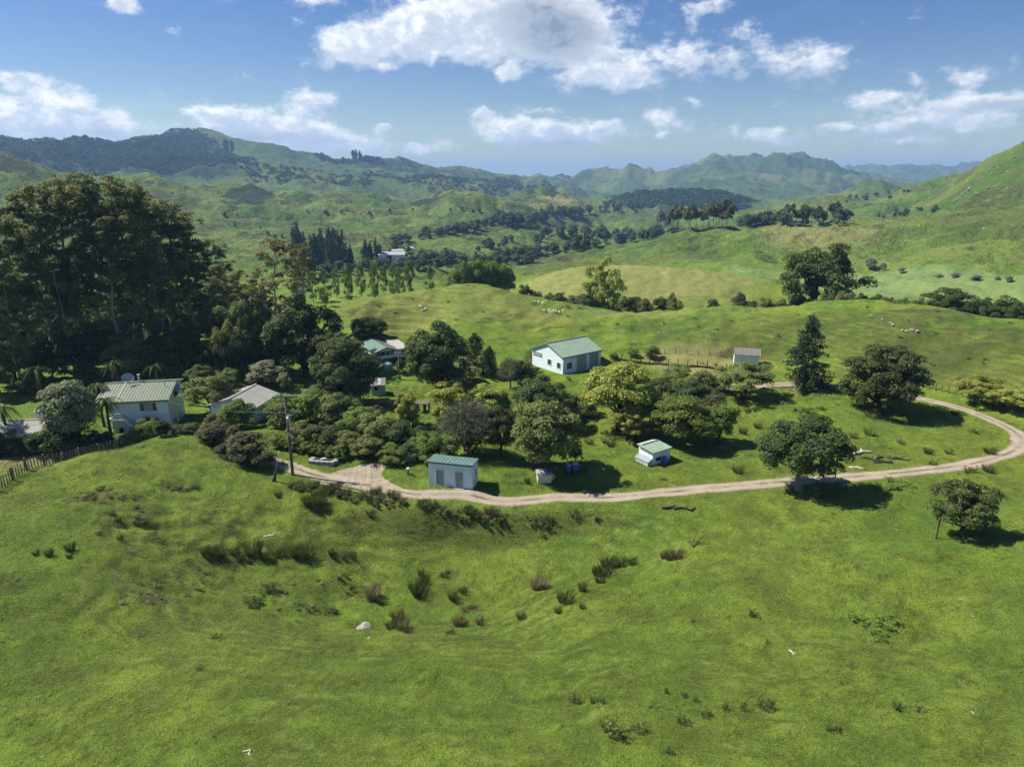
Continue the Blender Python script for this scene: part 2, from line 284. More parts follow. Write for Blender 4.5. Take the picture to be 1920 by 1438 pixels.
def road_near(x, y):                     # distance to the road's centre line and the road's level there
    x = np.asarray(x, float); y = np.asarray(y, float); d = np.full(x.shape, 99.0); z = np.zeros(x.shape)
    m = (np.hypot(x, y) < 175) & (np.hypot(x, y) > 55) & (np.abs(np.arctan2(x, y)) < .75)
    if m.any():
        xs, ys = x[m], y[m]; dd = np.empty(xs.shape); zz = np.empty(xs.shape)
        for i in range(0, xs.size, 20000):
            D = (xs[i:i + 20000, None] - ROADC[None, ::2, 0]) ** 2 + (ys[i:i + 20000, None] - ROADC[None, ::2, 1]) ** 2; k = D.argmin(1)
            dd[i:i + 20000] = np.sqrt(D[np.arange(len(k)), k]); zz[i:i + 20000] = ROADZ[::2][k]
        d[m] = dd; z[m] = zz
    return d, z
PADS = []                                # level pads under the buildings: x, y, radius, z
def relief(x, y, z):
    r = np.hypot(x, y); n = np.zeros(x.shape)
    near = 1 - sst(170, 260, r)
    slope_m = .35 + .65 * sst(-.2, .5, fbm(x / 23 + 4, y / 23, 2))
    n += near * (.55 * pn(x / 21 + 5, y / 21) + .62 * pn(x / 11, y / 11) + .27 * pn(x / 4.3 + 7, y / 4.3) * slope_m + .12 * pn(x / 1.7, y / 1.7) * slope_m)
    # slumped edges and stock terraces
    sl = np.maximum(0, ridged(x / 9 + 3, y / 6.5, 2) - .35)
    hollow = np.exp(-(((x + 28) / 15) ** 2 + ((y - 62) / 13) ** 2)) + .4 * np.exp(-(((x + 4) / 10) ** 2 + ((y - 57) / 8) ** 2))
    n -= near * hollow * sl * .8
    n += near * hollow * (.16 * fbm(x / 1.3, y / 1.3, 2))
    tr = sst(132, 146, r) * (1 - sst(330, 420, r))
    n += tr * (.9 * fbm(x / 26, y / 26, 3) + .09 * np.sin(z * 5.3 + 5 * pn(x / 9, y / 9)) + .34 * pn(x / 3.1, y / 3.1) + .5 * np.minimum(0, ridged(x / 15 + 9, y / 15, 3) - .2))
    m = sst(240, 400, r) * (1 - sst(900, 1200, r))
    n += m * (4.4 * fbm(x / 75 + 9, y / 75, 4) + 3.0 * ridged(x / 55, y / 55 + 3, 4) - 3.0)
    f = sst(680, 1000, r)
    n += f * (1 - .4 * sst(2000, 3000, r)) * (13 * ridged(x / 230 + 2, y / 230, 5, .58) + 8 * fbm(x / 170, y / 170, 4) - 21)
    g = sst(1700, 2600, r)
    wx = x + 90 * pn(x / 500, y / 500); wy = y + 90 * pn(x / 500 + 40, y / 500)
    rt = sst(-.05, .1, np.arctan2(x, y))
    n += g * (26 * ridged(wx / 520 + 8, wy / 520, 5, .56) * (.7 + 1.0 * rt) + 12 * fbm(wx / 330, wy / 330, 4) - 24 - 42 * rt)
    return n
def height_raw(x, y):
    z = base_z(x, y); d, zr = road_near(x, y); keep = sst(1.9, 6.5, d)
    z = z + relief(x, y, z) * (.12 + .88 * keep)
    t = 1 - sst(2.0, 5.5, d); z = z * (1 - t) + zr * t
    for (px_, py_, rad, zz) in PADS:
        t = 1 - sst(rad, rad + 3.0, np.hypot(x - px_, y - py_)); z = z * (1 - t) + zz * t
    return z
# building footprints: left, near and far-right ground corners as seen in the photograph
FOOT = dict(utility=((804.2, 909), (886, 917.7), (900.4, 903.3)), barn=((998, 684), (1055, 702.7), (1127.7, 687.3)),
            small_barn=((1375.7, 683), (1421.7, 686), (1434, 680.7)), garage=((398, 788), (480, 793.3), (516, 766)),
            house=((214, 812), (321.4, 806), (354, 792)), cottage=((-30, 850), (118, 846), (140, 825)),
            hut=((1197, 861), (1223, 873), (1253, 861.5)), woolshed=((703, 684), (746, 678), (712, 660)), lean=((697, 742), (722, 741), (736, 733)))
BZ = {}
for k, (a, b, c) in FOOT.items():
    q = march(b[0], b[1], base_z, _rs); BZ[k] = float(base_z(np.array([q[0]]), np.array([q[1]]))[0])
    A, B, C = (on_level(*p, BZ[k]) for p in (a, b, c)); e = (B - A); f = (C - B); L_ = e.length; e.normalize(); nrm = Vector((-e.y, e.x, 0)); W_ = abs(f.dot(nrm))
    W_ = 7.6 if k == 'house' else W_
    cen = A + e * L_ / 2 + nrm * W_ / 2; FOOT[k] = (A, e, nrm, L_, W_)
    n_ = max(1, int(round(max(L_, W_) / min(L_, W_))))
    ax, lo = (e, L_) if L_ > W_ else (nrm, W_)
    for i in range(n_):
        c_ = cen + ax * lo * ((i + .5) / n_ - .5); PADS.append((c_.x, c_.y, .62 * min(L_, W_) + .4, BZ[k]))
print('footprints', {k: (round(v[3], 1), round(v[4], 1), round(BZ[k], 1), round(v[0].length)) for k, v in FOOT.items()})

TG, RG = np.meshgrid(TH, RR, indexing='ij')
GX, GY = np.sin(TG) * RG, np.cos(TG) * RG
GZ = height_raw(GX, GY)
def hz(x, y):                            # ground height anywhere, read from the built mesh
    x = np.asarray(x, float); y = np.asarray(y, float)
    return bil(GZ, TH, RR, np.arctan2(x, y), np.hypot(x, y))
def ground_at(px, py, rmin=20):          # where the sight line through a pixel meets the ground
    A, S = polar(px, py); col = bil(GZ, TH, RR, np.full(RR.shape, A), RR); d = CAM_H + S * RR - col
    ok = np.nonzero((d <= 0) & (RR >= rmin))[0]
    k = ok[0] if len(ok) else len(RR) - 2
    r = RR[k]
    if k > 0 and d[k - 1] > 0: t = d[k - 1] / (d[k - 1] - d[k] + 1e-9); r = RR[k - 1] + t * (RR[k] - RR[k - 1])
    x, y = math.sin(A) * r, math.cos(A) * r
    return Vector((x, y, float(hz(x, y))))
def depth_of(p): return p.y * CP - (p.z - CAM_H) * SP
def mpp(p): return depth_of(p) / FPX     # metres per photograph pixel there
def at_range(px, r):                     # ground point on a column of the photograph at a given range
    A = math.atan2((px - 960) / FPX, CP + .1 * SP); x, y = math.sin(A) * r, math.cos(A) * r; return Vector((x, y, float(hz(x, y))))

# ------------------------------------------------------------------ materials
MATS = {}
def new_mat(name):
    m = bpy.data.materials.new(name); m.use_nodes = True; m.node_tree.nodes.clear(); MATS[name] = m
    return m, m.node_tree.nodes, m.node_tree.links
class NB:
    def __init__(s, name):
        s.m, s.N, s.L = new_mat(name); s.out = s.N.new('ShaderNodeOutputMaterial')
    def lk(s, v, i):
        if v is None: return
        if hasattr(v, 'is_linked') and not isinstance(v, (int, float, tuple)): s.L.new(v, i)
        else:
            try: i.default_value = v
            except Exception: i.default_value = (*v, 1)
    def math(s, op, a, b=None, c=None, clamp=False):
        n = s.N.new('ShaderNodeMath'); n.operation = op; n.use_clamp = clamp
        for i, v in enumerate((a, b, c)): s.lk(v, n.inputs[i])
        return n.outputs[0]
    def pos(s): return s.N.new('ShaderNodeNewGeometry').outputs['Position']
    def obj(s): return s.N.new('ShaderNodeTexCoord').outputs['Object']
    def noise(s, vec, scale, detail=3, rough=.55, stretch=None, out='Fac'):
        if stretch:
            mp = s.N.new('ShaderNodeMapping'); mp.inputs['Scale'].default_value = stretch; s.L.new(vec, mp.inputs[0]); vec = mp.outputs[0]
        n = s.N.new('ShaderNodeTexNoise'); n.inputs['Scale'].default_value = scale; n.inputs['Detail'].default_value = detail; n.inputs['Roughness'].default_value = rough
        s.L.new(vec, n.inputs['Vector']); return n.outputs[out]
    def ramp(s, f, a, b, lo=0., hi=1., smooth=True):
        n = s.N.new('ShaderNodeMapRange'); n.interpolation_type = 'SMOOTHSTEP' if smooth else 'LINEAR'
        s.lk(f, n.inputs[0]); n.inputs[1].default_value = a; n.inputs[2].default_value = b; n.inputs[3].default_value = lo; n.inputs[4].default_value = hi; return n.outputs[0]
    def mix(s, f, a, b, mode='MIX'):
        n = s.N.new('ShaderNodeMix'); n.data_type = 'RGBA'; n.blend_type = mode; s.lk(f, n.inputs[0]); s.lk(a, n.inputs[6]); s.lk(b, n.inputs[7]); return n.outputs[2]
    def attr(s, name):
        n = s.N.new('ShaderNodeAttribute'); n.attribute_name = name; return n.outputs['Fac']
    def bump(s, h, strength, dist):
        n = s.N.new('ShaderNodeBump'); n.inputs['Strength'].default_value = strength; n.inputs['Distance'].default_value = dist; s.L.new(h, n.inputs['Height']); return n.outputs[0]
    def princ(s, col, rough=.9, spec=.2, normal=None, metal=0.0):
        p = s.N.new('ShaderNodeBsdfPrincipled'); s.lk(col, p.inputs['Base Color']); s.lk(rough, p.inputs['Roughness']); p.inputs['Specular IOR Level'].default_value = spec; p.inputs['Metallic'].default_value = metal
        if normal: s.L.new(normal, p.inputs['Normal'])
        return p.outputs[0]
    def fin(s, sh): s.L.new(sh, s.out.inputs[0]); return s.m

def ground_mat():
    b = NB('pasture'); P = b.pos()
    g = b.N.new('ShaderNodeNewGeometry'); sep = b.N.new('ShaderNodeSeparateXYZ'); b.L.new(g.outputs['Normal'], sep.inputs[0])
    big = b.noise(P, .011, 4, .6); mid = b.noise(P, .055, 5, .62); small = b.noise(P, .38, 5, .68); fine = b.noise(P, 2.6, 4, .7); vfine = b.noise(P, 11., 3, .7)
    lush = (.068, .120, .015); yel = (.155, .172, .028); dark = (.030, .060, .012); dry = (.205, .172, .078)
    c = b.mix(b.ramp(mid, .30, .70, .1, .85), lush, yel)
    c = b.mix(b.ramp(small, .48, .72, 0, .40), c, yel)
    c = b.mix(b.ramp(small, .54, .34, 0, .42), c, dark)
    f3 = b.noise(P, 5.5, 5, .75); f4 = b.noise(P, 1.2, 6, .78)
    c = b.mix(b.ramp(f4, .50, .30, 0, .60), c, (.034, .062, .012))
    c = b.mix(b.ramp(f4, .56, .74, 0, .45), c, (.175, .180, .045))
    c = b.mix(b.ramp(f3, .49, .33, 0, .85), c, (.024, .046, .010))
    c = b.mix(b.ramp(f3, .54, .70, 0, .75), c, (.205, .205, .070))
    c = b.mix(b.ramp(vfine, .55, .72, 0, .65), c, (.235, .230, .100))
    c = b.mix(b.ramp(vfine, .47, .32, 0, .7), c, (.026, .046, .010))
    c = b.mix(b.ramp(b.noise(P, 1.9, 2, .5), .73, .80, 0, .8), c, (.22, .185, .10))
    pz = b.N.new('ShaderNodeSeparateXYZ'); b.L.new(P, pz.inputs[0])
    trk = b.math('SINE', b.math('ADD', b.math('MULTIPLY', pz.outputs[2], 8.5), b.math('MULTIPLY', b.noise(P, .12, 6, .7), 26.)))
    tm = b.math('MULTIPLY', b.ramp(sep.outputs[2], .975, .93), b.ramp(b.noise(P, .13, 3, .6), .38, .58))
    c = b.mix(b.math('MULTIPLY', b.ramp(trk, .45, .95), b.math('MULTIPLY', tm, .55)), c, (.036, .052, .014))
    c = b.mix(b.math('MULTIPLY', b.ramp(trk, -.45, -.95), b.math('MULTIPLY', tm, .45)), c, (.19, .19, .065))
    c = b.mix(b.ramp(b.noise(P, .21, 5, .75), .52, .36, 0, .45), c, (.036, .064, .014))
    c = b.mix(1., c, (1.22, 1.20, 1.12), 'MULTIPLY')
    far = b.attr('far'); 
    # hill country: paler, drier faces and brown scrubby flanks
    hill = b.mix(b.ramp(b.noise(P, .006, 5, .65), .38, .64), (.046, .090, .016), (.120, .138, .038))
    hill = b.mix(b.ramp(b.noise(P, .016, 6, .7), .47, .62, 0, .8), hill, (.058, .050, .026))
    hill = b.mix(b.ramp(b.noise(P, .05, 5, .7), .54, .68, 0, .7), hill, (.022, .036, .014))
    hill = b.mix(b.ramp(b.noise(P, .11, 5, .7), .52, .70, 0, .7), hill, (.180, .175, .062))
    hill = b.mix(b.ramp(b.noise(P, .35, 4, .7), .50, .32, 0, .6), hill, (.024, .042, .012))
    mt = b.mix(b.ramp(b.noise(P, .0035, 5, .65), .42, .62), (.040, .068, .024), (.095, .105, .042))
    mt = b.mix(b.ramp(b.noise(P, .012, 5, .7), .50, .66, 0, .8), mt, (.028, .040, .022))
    hill = b.mix(b.attr('mount'), hill, mt)
    c = b.mix(far, c, hill)
    dryv = b.math('MULTIPLY', b.attr('dry'), b.ramp(b.math('ADD', small, b.math('MULTIPLY', mid, .6)), .55, .95, .6, 1.))
    c = b.mix(dryv, c, dry)
    # bare clay and rank rushy growth on the steep broken faces
    st = b.ramp(b.math('ADD', sep.outputs[2], b.math('MULTIPLY', b.math('SUBTRACT', small, .5), .10)), .93, .80)
    st = b.math('MULTIPLY', st, b.math('SUBTRACT', 1., b.math('MULTIPLY', far, .75)))
    c = b.mix(b.math('MULTIPLY', st, .5), c, (.085, .080, .030))
    bare = b.ramp(b.math('ADD', b.attr('bare'), b.math('MULTIPLY', b.math('SUBTRACT', b.noise(P, 1.1, 6, .75), .5), 2.6)), .50, .82)
    c = b.mix(bare, c, b.mix(b.ramp(fine, .4, .6), (.045, .038, .022), (.120, .098, .055)))
    scr = b.ramp(b.math('ADD', b.attr('scrub'), b.math('MULTIPLY', b.math('SUBTRACT', b.noise(P, .03, 6, .7), .5), 1.9)), .50, .72)
    c = b.mix(scr, c, (.022, .036, .018))
    rk = b.math('MULTIPLY', b.attr('rank'), b.ramp(b.noise(P, .22, 6, .72), .36, .60, .35, 1.)); c = b.mix(rk, c, b.mix(b.ramp(small, .4, .6), (.036, .052, .016), (.070, .066, .028)))  # rank grass tone, also the painted cloud shade on the valley slope
    pale = b.attr('pale'); c = b.mix(b.math('MULTIPLY', pale, .75), c, (.150, .185, .085))
    c = b.mix(1., c, (1.22, 1.38, 1.18), 'MULTIPLY')
    hgt = b.math('ADD', b.math('MULTIPLY', fine, .6), b.math('ADD', b.math('MULTIPLY', vfine, .35), b.math('MULTIPLY', small, .8)))
    nb = b.bump(b.math('ADD', hgt, b.math('ADD', f4, b.math('MULTIPLY', f3, .7))), 1., .24)
    fh = b.math('ADD', b.noise(P, .035, 6, .7), b.math('MULTIPLY', b.noise(P, .25, 4, .7), .25))
    nf = b.N.new('ShaderNodeBump'); nf.inputs['Strength'].default_value = .8; nf.inputs['Distance'].default_value = 14.0; b.L.new(b.math('MULTIPLY', fh, far), nf.inputs['Height']); b.L.new(nb, nf.inputs['Normal'])
    return b.fin(b.princ(c, .95, .12, nf.outputs[0]))
ground_mat()

def link(name, mesh, mat=None, parent=None, **props):
    o = bpy.data.objects.new(name, mesh); COL.objects.link(o)
    if mat is not None and mesh is not None:
        mesh.materials.clear(); mesh.materials.append(mat if not isinstance(mat, str) else MATS[mat])
    if parent: o.parent = parent
    for k, v in props.items(): o[k] = v
    return o
def np_mesh(name, V, F, smooth=False):
    V = np.ascontiguousarray(V, np.float32); F = np.ascontiguousarray(F, np.int32); k = F.shape[1]
    me = bpy.data.meshes.new(name); me.vertices.add(len(V)); me.vertices.foreach_set('co', V.ravel())
    me.loops.add(F.size); me.loops.foreach_set('vertex_index', F.ravel()); me.polygons.add(len(F))
    me.polygons.foreach_set('loop_start', np.arange(0, F.size, k, dtype=np.int32))
    try: me.polygons.foreach_set('loop_total', np.full(len(F), k, np.int32))
    except Exception: pass
    if smooth: me.polygons.foreach_set('use_smooth', np.ones(len(F), bool))
    me.update(calc_edges=True); return me
def set_attr(me, name, val):
    a = me.attributes.new(name, 'FLOAT', 'POINT'); a.data.foreach_set('value', np.ascontiguousarray(val, np.float32).ravel())

# regions of ground colour, one slope with cloud shade painted in (world places, found once from the photograph)
def blob(pts, x, y):                     # soft union of ellipses: px, py, radius across, radius along the view (m)
    s = np.zeros(x.shape)
    for (px, py, ra, rb, wgt) in pts:
        c = ground_at(px, py); th = math.atan2(c.x, c.y); dx, dy = x - c.x, y - c.y
        a = dx * math.cos(th) - dy * math.sin(th); e = dx * math.sin(th) + dy * math.cos(th)
        s = np.maximum(s, wgt * (1 - sst(.55, 1.25, np.sqrt((a / ra) ** 2 + (e / rb) ** 2) + .22 * pn(x / (ra * .5), y / (ra * .5)))))
    return s
DRY = [(1200, 515, 45, 26, .75), (1090, 515, 26, 22, .7), (1310, 520, 24, 18, .5), (1270, 670, 8, 6, 1.), (1310, 674, 9, 7, 1.), (1350, 678, 6, 5, 1.), (40, 868, 8, 3, 1.), (1010, 590, 12, 5, .35), (860, 560, 22, 14, .35), (1180, 590, 20, 6, .4), (740, 590, 14, 10, .45), (1450, 430, 40, 20, .5), (1540, 440, 40, 30, .55), (1050, 365, 40, 60, .9)]
BARE = [(180, 930, 3.2, 1.6, .75), (150, 935, 1.6, 1, .7), (260, 1120, 2.6, 1.6, .62), (230, 1085, 1.5, 1, .7), (340, 920, 2, 1, .6), (225, 915, 1.4, 2, .6), (390, 1085, 1.5, 1.6, .55), (840, 1075, 1.2, .6, .7), (870, 1140, 1.6, .8, .6), (700, 590, 7, 4, .5), (1500, 730, 7, 2.2, .8), (715, 760, 4, 3, .75), (690, 765, 4, 2, .7), (1740, 583, 9, 1.4, .9), (1370, 580, 8, 2, .6), (790, 935, 4, 1, .5), (1000, 970, 3, 1, .4)]
SCRUB = [(100, 280, 330, 420, .95), (230, 285, 250, 350, 1.), (330, 270, 150, 300, .9), (0, 275, 300, 420, 1.), (400, 300, 130, 140, .95), (330, 320, 160, 150, .85), (470, 370, 45, 60, .9), (660, 305, 120, 160, .95), (700, 310, 100, 160, .8), (830, 330, 260, 260, .7), (620, 300, 70, 120, .9), (940, 340, 200, 220, .65), (790, 375, 45, 40, .75), (860, 366, 30, 30, .6), (960, 372, 60, 40, .6), (1020, 358, 50, 60, .75), (1085, 365, 40, 60, .7), (1290, 372, 150, 200, .95), (1380, 370, 80, 80, .5), (1200, 375, 130, 160, .9), (640, 490, 60, 40, .5), (700, 360, 60, 40, .5), (840, 490, 70, 30, .5)]
PALE = [(1560, 525, 30, 45, .9), (1700, 528, 45, 45, .9), (1850, 530, 40, 30, .8), (1420, 518, 25, 25, .7)]
RANK_CLOUD_SHADE = [(1620, 612, 26, 9, .8), (1450, 622, 26, 10, .65), (1320, 615, 20, 8, .55), (1720, 628, 18, 8, .75), (1540, 600, 16, 6, .6), (1100, 495, 60, 40, .6), (1230, 490, 60, 40, .6), (1880, 420, 40, 40, .6), (1400, 660, 20, 5, .4)]  # rank grass on the ridge; cloud shade painted onto the slope beyond the knoll
ATT = dict(rank=blob(RANK_CLOUD_SHADE, GX, GY), dry=blob(DRY, GX, GY), bare=blob(BARE, GX, GY), scrub=blob(SCRUB, GX, GY), pale=blob(PALE, GX, GY), far=sst(230, 620, RG), mount=sst(1500, 2300, RG))  # rank holds the rank grass and the painted cloud shade
idx = np.arange(NT * NR).reshape(NT, NR)
def terrain_piece(name, j0, j1):
    ii = idx[:, j0:j1]; V = np.c_[GX[:, j0:j1].ravel(), GY[:, j0:j1].ravel(), GZ[:, j0:j1].ravel()]
    loc = np.arange(ii.size).reshape(ii.shape); a = loc[:-1, :-1]; b_ = loc[1:, :-1]; c = loc[1:, 1:]; d = loc[:-1, 1:]
    F = np.stack([a, d, c, b_], -1).reshape(-1, 4)
    wrap = np.stack([loc[-1, :-1], loc[-1, 1:], loc[0, 1:], loc[0, :-1]], -1)
    me = np_mesh(name, V, np.vstack([F, wrap]), True)
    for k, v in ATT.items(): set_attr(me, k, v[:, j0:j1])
    return link(name, me, 'pasture', kind='structure')
j1 = int(np.searchsorted(RR, 228)); j2 = int(np.searchsorted(RR, 1500))
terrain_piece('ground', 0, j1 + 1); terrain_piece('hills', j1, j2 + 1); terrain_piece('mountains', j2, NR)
# ground right under the camera
me = np_mesh('ground', np.c_[np.r_[0, GX[:, 0]], np.r_[0, GY[:, 0]], np.r_[GZ[:, 0].mean(), GZ[:, 0]]], np.c_[np.zeros(NT, int), np.arange(NT) + 1, (np.arange(NT) + 1) % NT + 1], True)
o = link('ground', me, 'pasture', kind='structure'); 

# ------------------------------------------------------------------ shared builders
def leaf_mat(name, c1, c2, trans=.34, tip=None, hue=.03, spark=.45, spec=.2):
    c1 = tuple(v * 1.45 for v in c1); c2 = tuple(v * 1.45 for v in c2)
    b = NB(name); r = b.attr('rnd'); oi = b.N.new('ShaderNodeObjectInfo')
    c = b.mix(b.ramp(r, .1, .9, 0, 1, False), c1, c2)
    if tip: c = b.mix(b.ramp(b.attr('tip'), .55, .95, 0, .85), c, tip)
    c = b.mix(b.ramp(r, .93, .96, 0, spark), c, tuple(min(1, v * 1.9) for v in c2))
    hs = b.N.new('ShaderNodeHueSaturation'); b.L.new(c, hs.inputs['Color'])
    b.L.new(b.math('MULTIPLY_ADD', oi.outputs['Random'], hue, .5 - hue / 2), hs.inputs['Hue']); b.L.new(b.math('MULTIPLY_ADD', oi.outputs['Random'], .3, .85), hs.inputs['Value'])
    p = b.princ(hs.outputs[0], .6, spec); t = b.N.new('ShaderNodeBsdfTranslucent'); b.L.new(b.mix(.5, hs.outputs[0], (.16, .2, .03)), t.inputs[0])
    mx = b.N.new('ShaderNodeMixShader'); mx.inputs[0].default_value = trans; b.L.new(p, mx.inputs[1]); b.L.new(t.outputs[0], mx.inputs[2])
    return b.fin(mx.outputs[0])
leaf_mat('leaf_dark', (.029, .047, .014), (.064, .088, .027)); leaf_mat('leaf_green', (.056, .094, .016), (.125, .172, .034))
leaf_mat('leaf_olive', (0.075, 0.100, 0.027), (0.150, 0.175, 0.053)); leaf_mat('leaf_yellow', (0.138, 0.171, 0.026), (0.259, 0.275, 0.061))
leaf_mat('leaf_silver', (.095, .125, .060), (.230, .255, .155)); leaf_mat('leaf_brown', (.050, .056, .024), (.098, .102, .044))
leaf_mat('leaf_gum', (.066, .094, .036), (.165, .178, .070), .42, (.165, .155, .055)); leaf_mat('leaf_rust', (.080, .084, .032), (.150, .130, .050), .22, (.17, .10, .03))
leaf_mat('leaf_pine', (0.014, 0.031, 0.014), (0.036, 0.060, 0.026), .12); leaf_mat('leaf_fern', (.045, .085, .018), (.105, .150, .035))
leaf_mat('leaf_twig', (.062, .070, .042), (.120, .128, .082), .05); leaf_mat('leaf_shiny', (.038, .062, .017), (.088, .118, .034))
leaf_mat('leaf_far', (.022, .042, .018), (.050, .078, .028), .2); leaf_mat('leaf_tawny', (.150, .125, .075), (.240, .200, .130), .15); leaf_mat('leaf_rush', (.036, .050, .016), (.088, .096, .034), .2)
leaf_mat('leaf_red', (.075, .060, .036), (.135, .105, .062), .15); leaf_mat('leaf_grass', (.055, .100, .016), (.165, .185, .045), .3); leaf_mat('leaf_grey', (.085, .090, .070), (.150, .155, .125), .1)
def plain(name, col, rough=.85, spec=.25, var=.25, scale=3., bump=0., bscale=8., metal=0., dirt=None):
    b = NB(name); P = b.obj(); n = b.noise(P, scale, 5, .65)
    c = b.mix(b.ramp(n, .3, .7), tuple(v * (1 - var) for v in col), tuple(min(1, v * (1 + var * .5)) for v in col))
    if dirt: c = b.mix(b.ramp(b.noise(P, scale * .7, 5, .7, (1, 1, .25)), .52, .75, 0, .75), c, dirt)
    nr = b.bump(b.noise(P, bscale, 4, .7), bump, .05) if bump else None
    return b.fin(b.princ(c, rough, spec, nr, metal))
plain('bark', (.085, .068, .050), .95, .1, .45, 5, .8, 6); plain('bark_pale', (.40, .37, .32), .9, .15, .5, 2.2, .4, 5, 0, (.14, .11, .085)); plain('bark_grey', (.26, .25, .23), .95, .1, .4, 4, .6, 6)
plain('wood_old', (.16, .145, .125), .95, .1, .35, 3, .5, 9); plain('wood_dark', (.060, .052, .044), .95, .1, .4, 3, .5, 9); plain('wood_bleached', (.55, .52, .47), .9, .1, .3, 3, .5, 9)
plain('white_paint', (.66, .74, .79), .65, .3, .06, 1.3, 0, 8, 0, (.52, .57, .60)); plain('cream_paint', (.62, .60, .52), .7, .3, .1, 2); plain('green_paint', (.10, .20, .15), .6, .3, .2, 2)
plain('pale_green_paint', (.42, .55, .47), .7, .3, .1, 2, 0, 8, 0, (.33, .40, .34)); plain('dark_trim', (.045, .06, .06), .6, .3, .2, 3); plain('door_grey', (.30, .31, .28), .7, .3, .1, 2, 0, 8, 0, (.22, .22, .20)); plain('curtain', (.35, .33, .29), .9, .1, .15, 5)
plain('concrete', (.32, .31, .29), .95, .15, .3, 3, .6, 8); plain('steel', (.42, .43, .44), .45, .5, .2, 5, 0, 8, .7); plain('blue_plastic', (.045, .10, .24), .5, .4, .2, 3); plain('red_brown', (.13, .055, .045), .9, .1, .3, 3)
plain('rock', (.33, .31, .28), .95, .1, .4, 1.5, .9, 4, 0, (.25, .24, .2)); plain('wool', (.62, .58, .48), .95, .05, .2, 6); plain('insulator', (.55, .52, .50), .4, .5, .1, 3); plain('wire_metal', (.16, .16, .165), .6, .4, .1, 3)
plain('interior_dark', (.02, .02, .02), .9, .1, .2, 2); plain('tank_green', (.16, .30, .27), .6, .3, .15, 2)
def glass_mat():
    b = NB('window_glass'); return b.fin(b.princ((.035, .045, .055), .12, .6))
glass_mat()
def roof_mat(name, col, stain, rough=.5):
    b = NB(name); P = b.obj(); n = b.noise(P, .9, 5, .65); s = b.noise(P, 3.5, 5, .7)
    c = b.mix(b.ramp(n, .35, .7), tuple(v * .82 for v in col), col); c = b.mix(b.ramp(s, .50, .78, 0, .7), c, stain); return b.fin(b.princ(c, rough, .35))
roof_mat('roof_green', (.20, .29, .22), (.27, .31, .25)); roof_mat('roof_sage', (.17, .205, .155), (.22, .24, .19)); roof_mat('roof_teal', (.12, .21, .19), (.20, .27, .25)); roof_mat('roof_bright', (.17, .29, .22), (.22, .30, .25))
roof_mat('roof_grey', (.33, .335, .31), (.25, .25, .235), .7); roof_mat('roof_brown', (.20, .19, .18), (.22, .185, .16), .8); roof_mat('roof_zinc', (.40, .43, .46), (.30, .31, .32), .4)
def clad_mat(name, col, stain, pitch, axis):         # painted profiled cladding; the profile is fine relief
    b = NB(name); P = b.obj(); sp = b.N.new('ShaderNodeSeparateXYZ'); b.L.new(P, sp.inputs[0])
    u = sp.outputs[2] if axis == 'z' else b.math('ADD', sp.outputs[0], sp.outputs[1])
    w = b.math('SINE', b.math('MULTIPLY', u, 6.283 / pitch)); n = b.noise(P, 1.1, 5, .65)
    c = b.mix(b.ramp(n, .4, .72, 0, .6), col, stain); c = b.mix(b.ramp(b.noise(P, 5, 4, .7, (1, 1, .2)), .58, .8, 0, .5), c, tuple(v * .6 for v in col))
    return b.fin(b.princ(c, .6, .3, b.bump(w, .6, .02)))
clad_mat('clad_white', (.70, .80, .87), (.64, .71, .75), .16, 'z'); clad_mat('clad_sheet', (.66, .79, .88), (.58, .68, .74), .22, 'x'); clad_mat('clad_wool', (.72, .73, .73), (.60, .60, .58), .3, 'x')

def box(bm, x0, x1, y0, y1, z0, z1, bev=0.):
    vs = [bm.verts.new((x, y, z)) for z in (z0, z1) for (x, y) in ((x0, y0), (x1, y0), (x1, y1), (x0, y1))]
    for f in ((3, 2, 1, 0), (4, 5, 6, 7), (0, 1, 5, 4), (1, 2, 6, 5), (2, 3, 7, 6), (3, 0, 4, 7)): bm.faces.new([vs[i] for i in f])
    return vs
def bar(bm, a, b, w, h=None, ra=None):               # a square bar from a to b
    a, b = Vector(a), Vector(b); d = (b - a).normalized(); h = h or w
    s = d.cross(Vector((0, 0, 1)) if abs(d.z) < .95 else Vector((1, 0, 0))).normalized(); u = s.cross(d).normalized()
    q = [[bm.verts.new(p + s * i * w / 2 + u * j * h / 2) for (i, j) in ((-1, -1), (1, -1), (1, 1), (-1, 1))] for p in (a, b)]
    for i in range(4): bm.faces.new((q[0][i], q[0][(i + 1) % 4], q[1][(i + 1) % 4], q[1][i]))
    bm.faces.new(q[0][::-1]); bm.faces.new(q[1])
def tube(bm, pts, rad, n=6, cap=True):
    pts = [Vector(p) for p in pts]; rings = []
    for i, p in enumerate(pts):
        d = (pts[min(i + 1, len(pts) - 1)] - pts[max(i - 1, 0)]).normalized(); s = d.cross(Vector((.3, .1, 1)) if abs(d.z) < .9 else Vector((1, 0, .1))).normalized(); u = s.cross(d)
        r = rad[i] if isinstance(rad, (list, tuple)) else rad
        rings.append([bm.verts.new(p + (s * math.cos(2 * math.pi * k / n) + u * math.sin(2 * math.pi * k / n)) * r) for k in range(n)])
    for a, b in zip(rings, rings[1:]):
        for k in range(n): bm.faces.new((a[k], a[(k + 1) % n], b[(k + 1) % n], b[k])).smooth = True
    if cap: bm.faces.new(rings[0][::-1]); bm.faces.new(rings[-1])
def bmesh_obj(name, fn, mat, parent=None, **props):
    bm = bmesh.new(); fn(bm); bmesh.ops.recalc_face_normals(bm, faces=bm.faces); me = bpy.data.meshes.new(name); bm.to_mesh(me); bm.free()
    return link(name, me, mat, parent, **props)
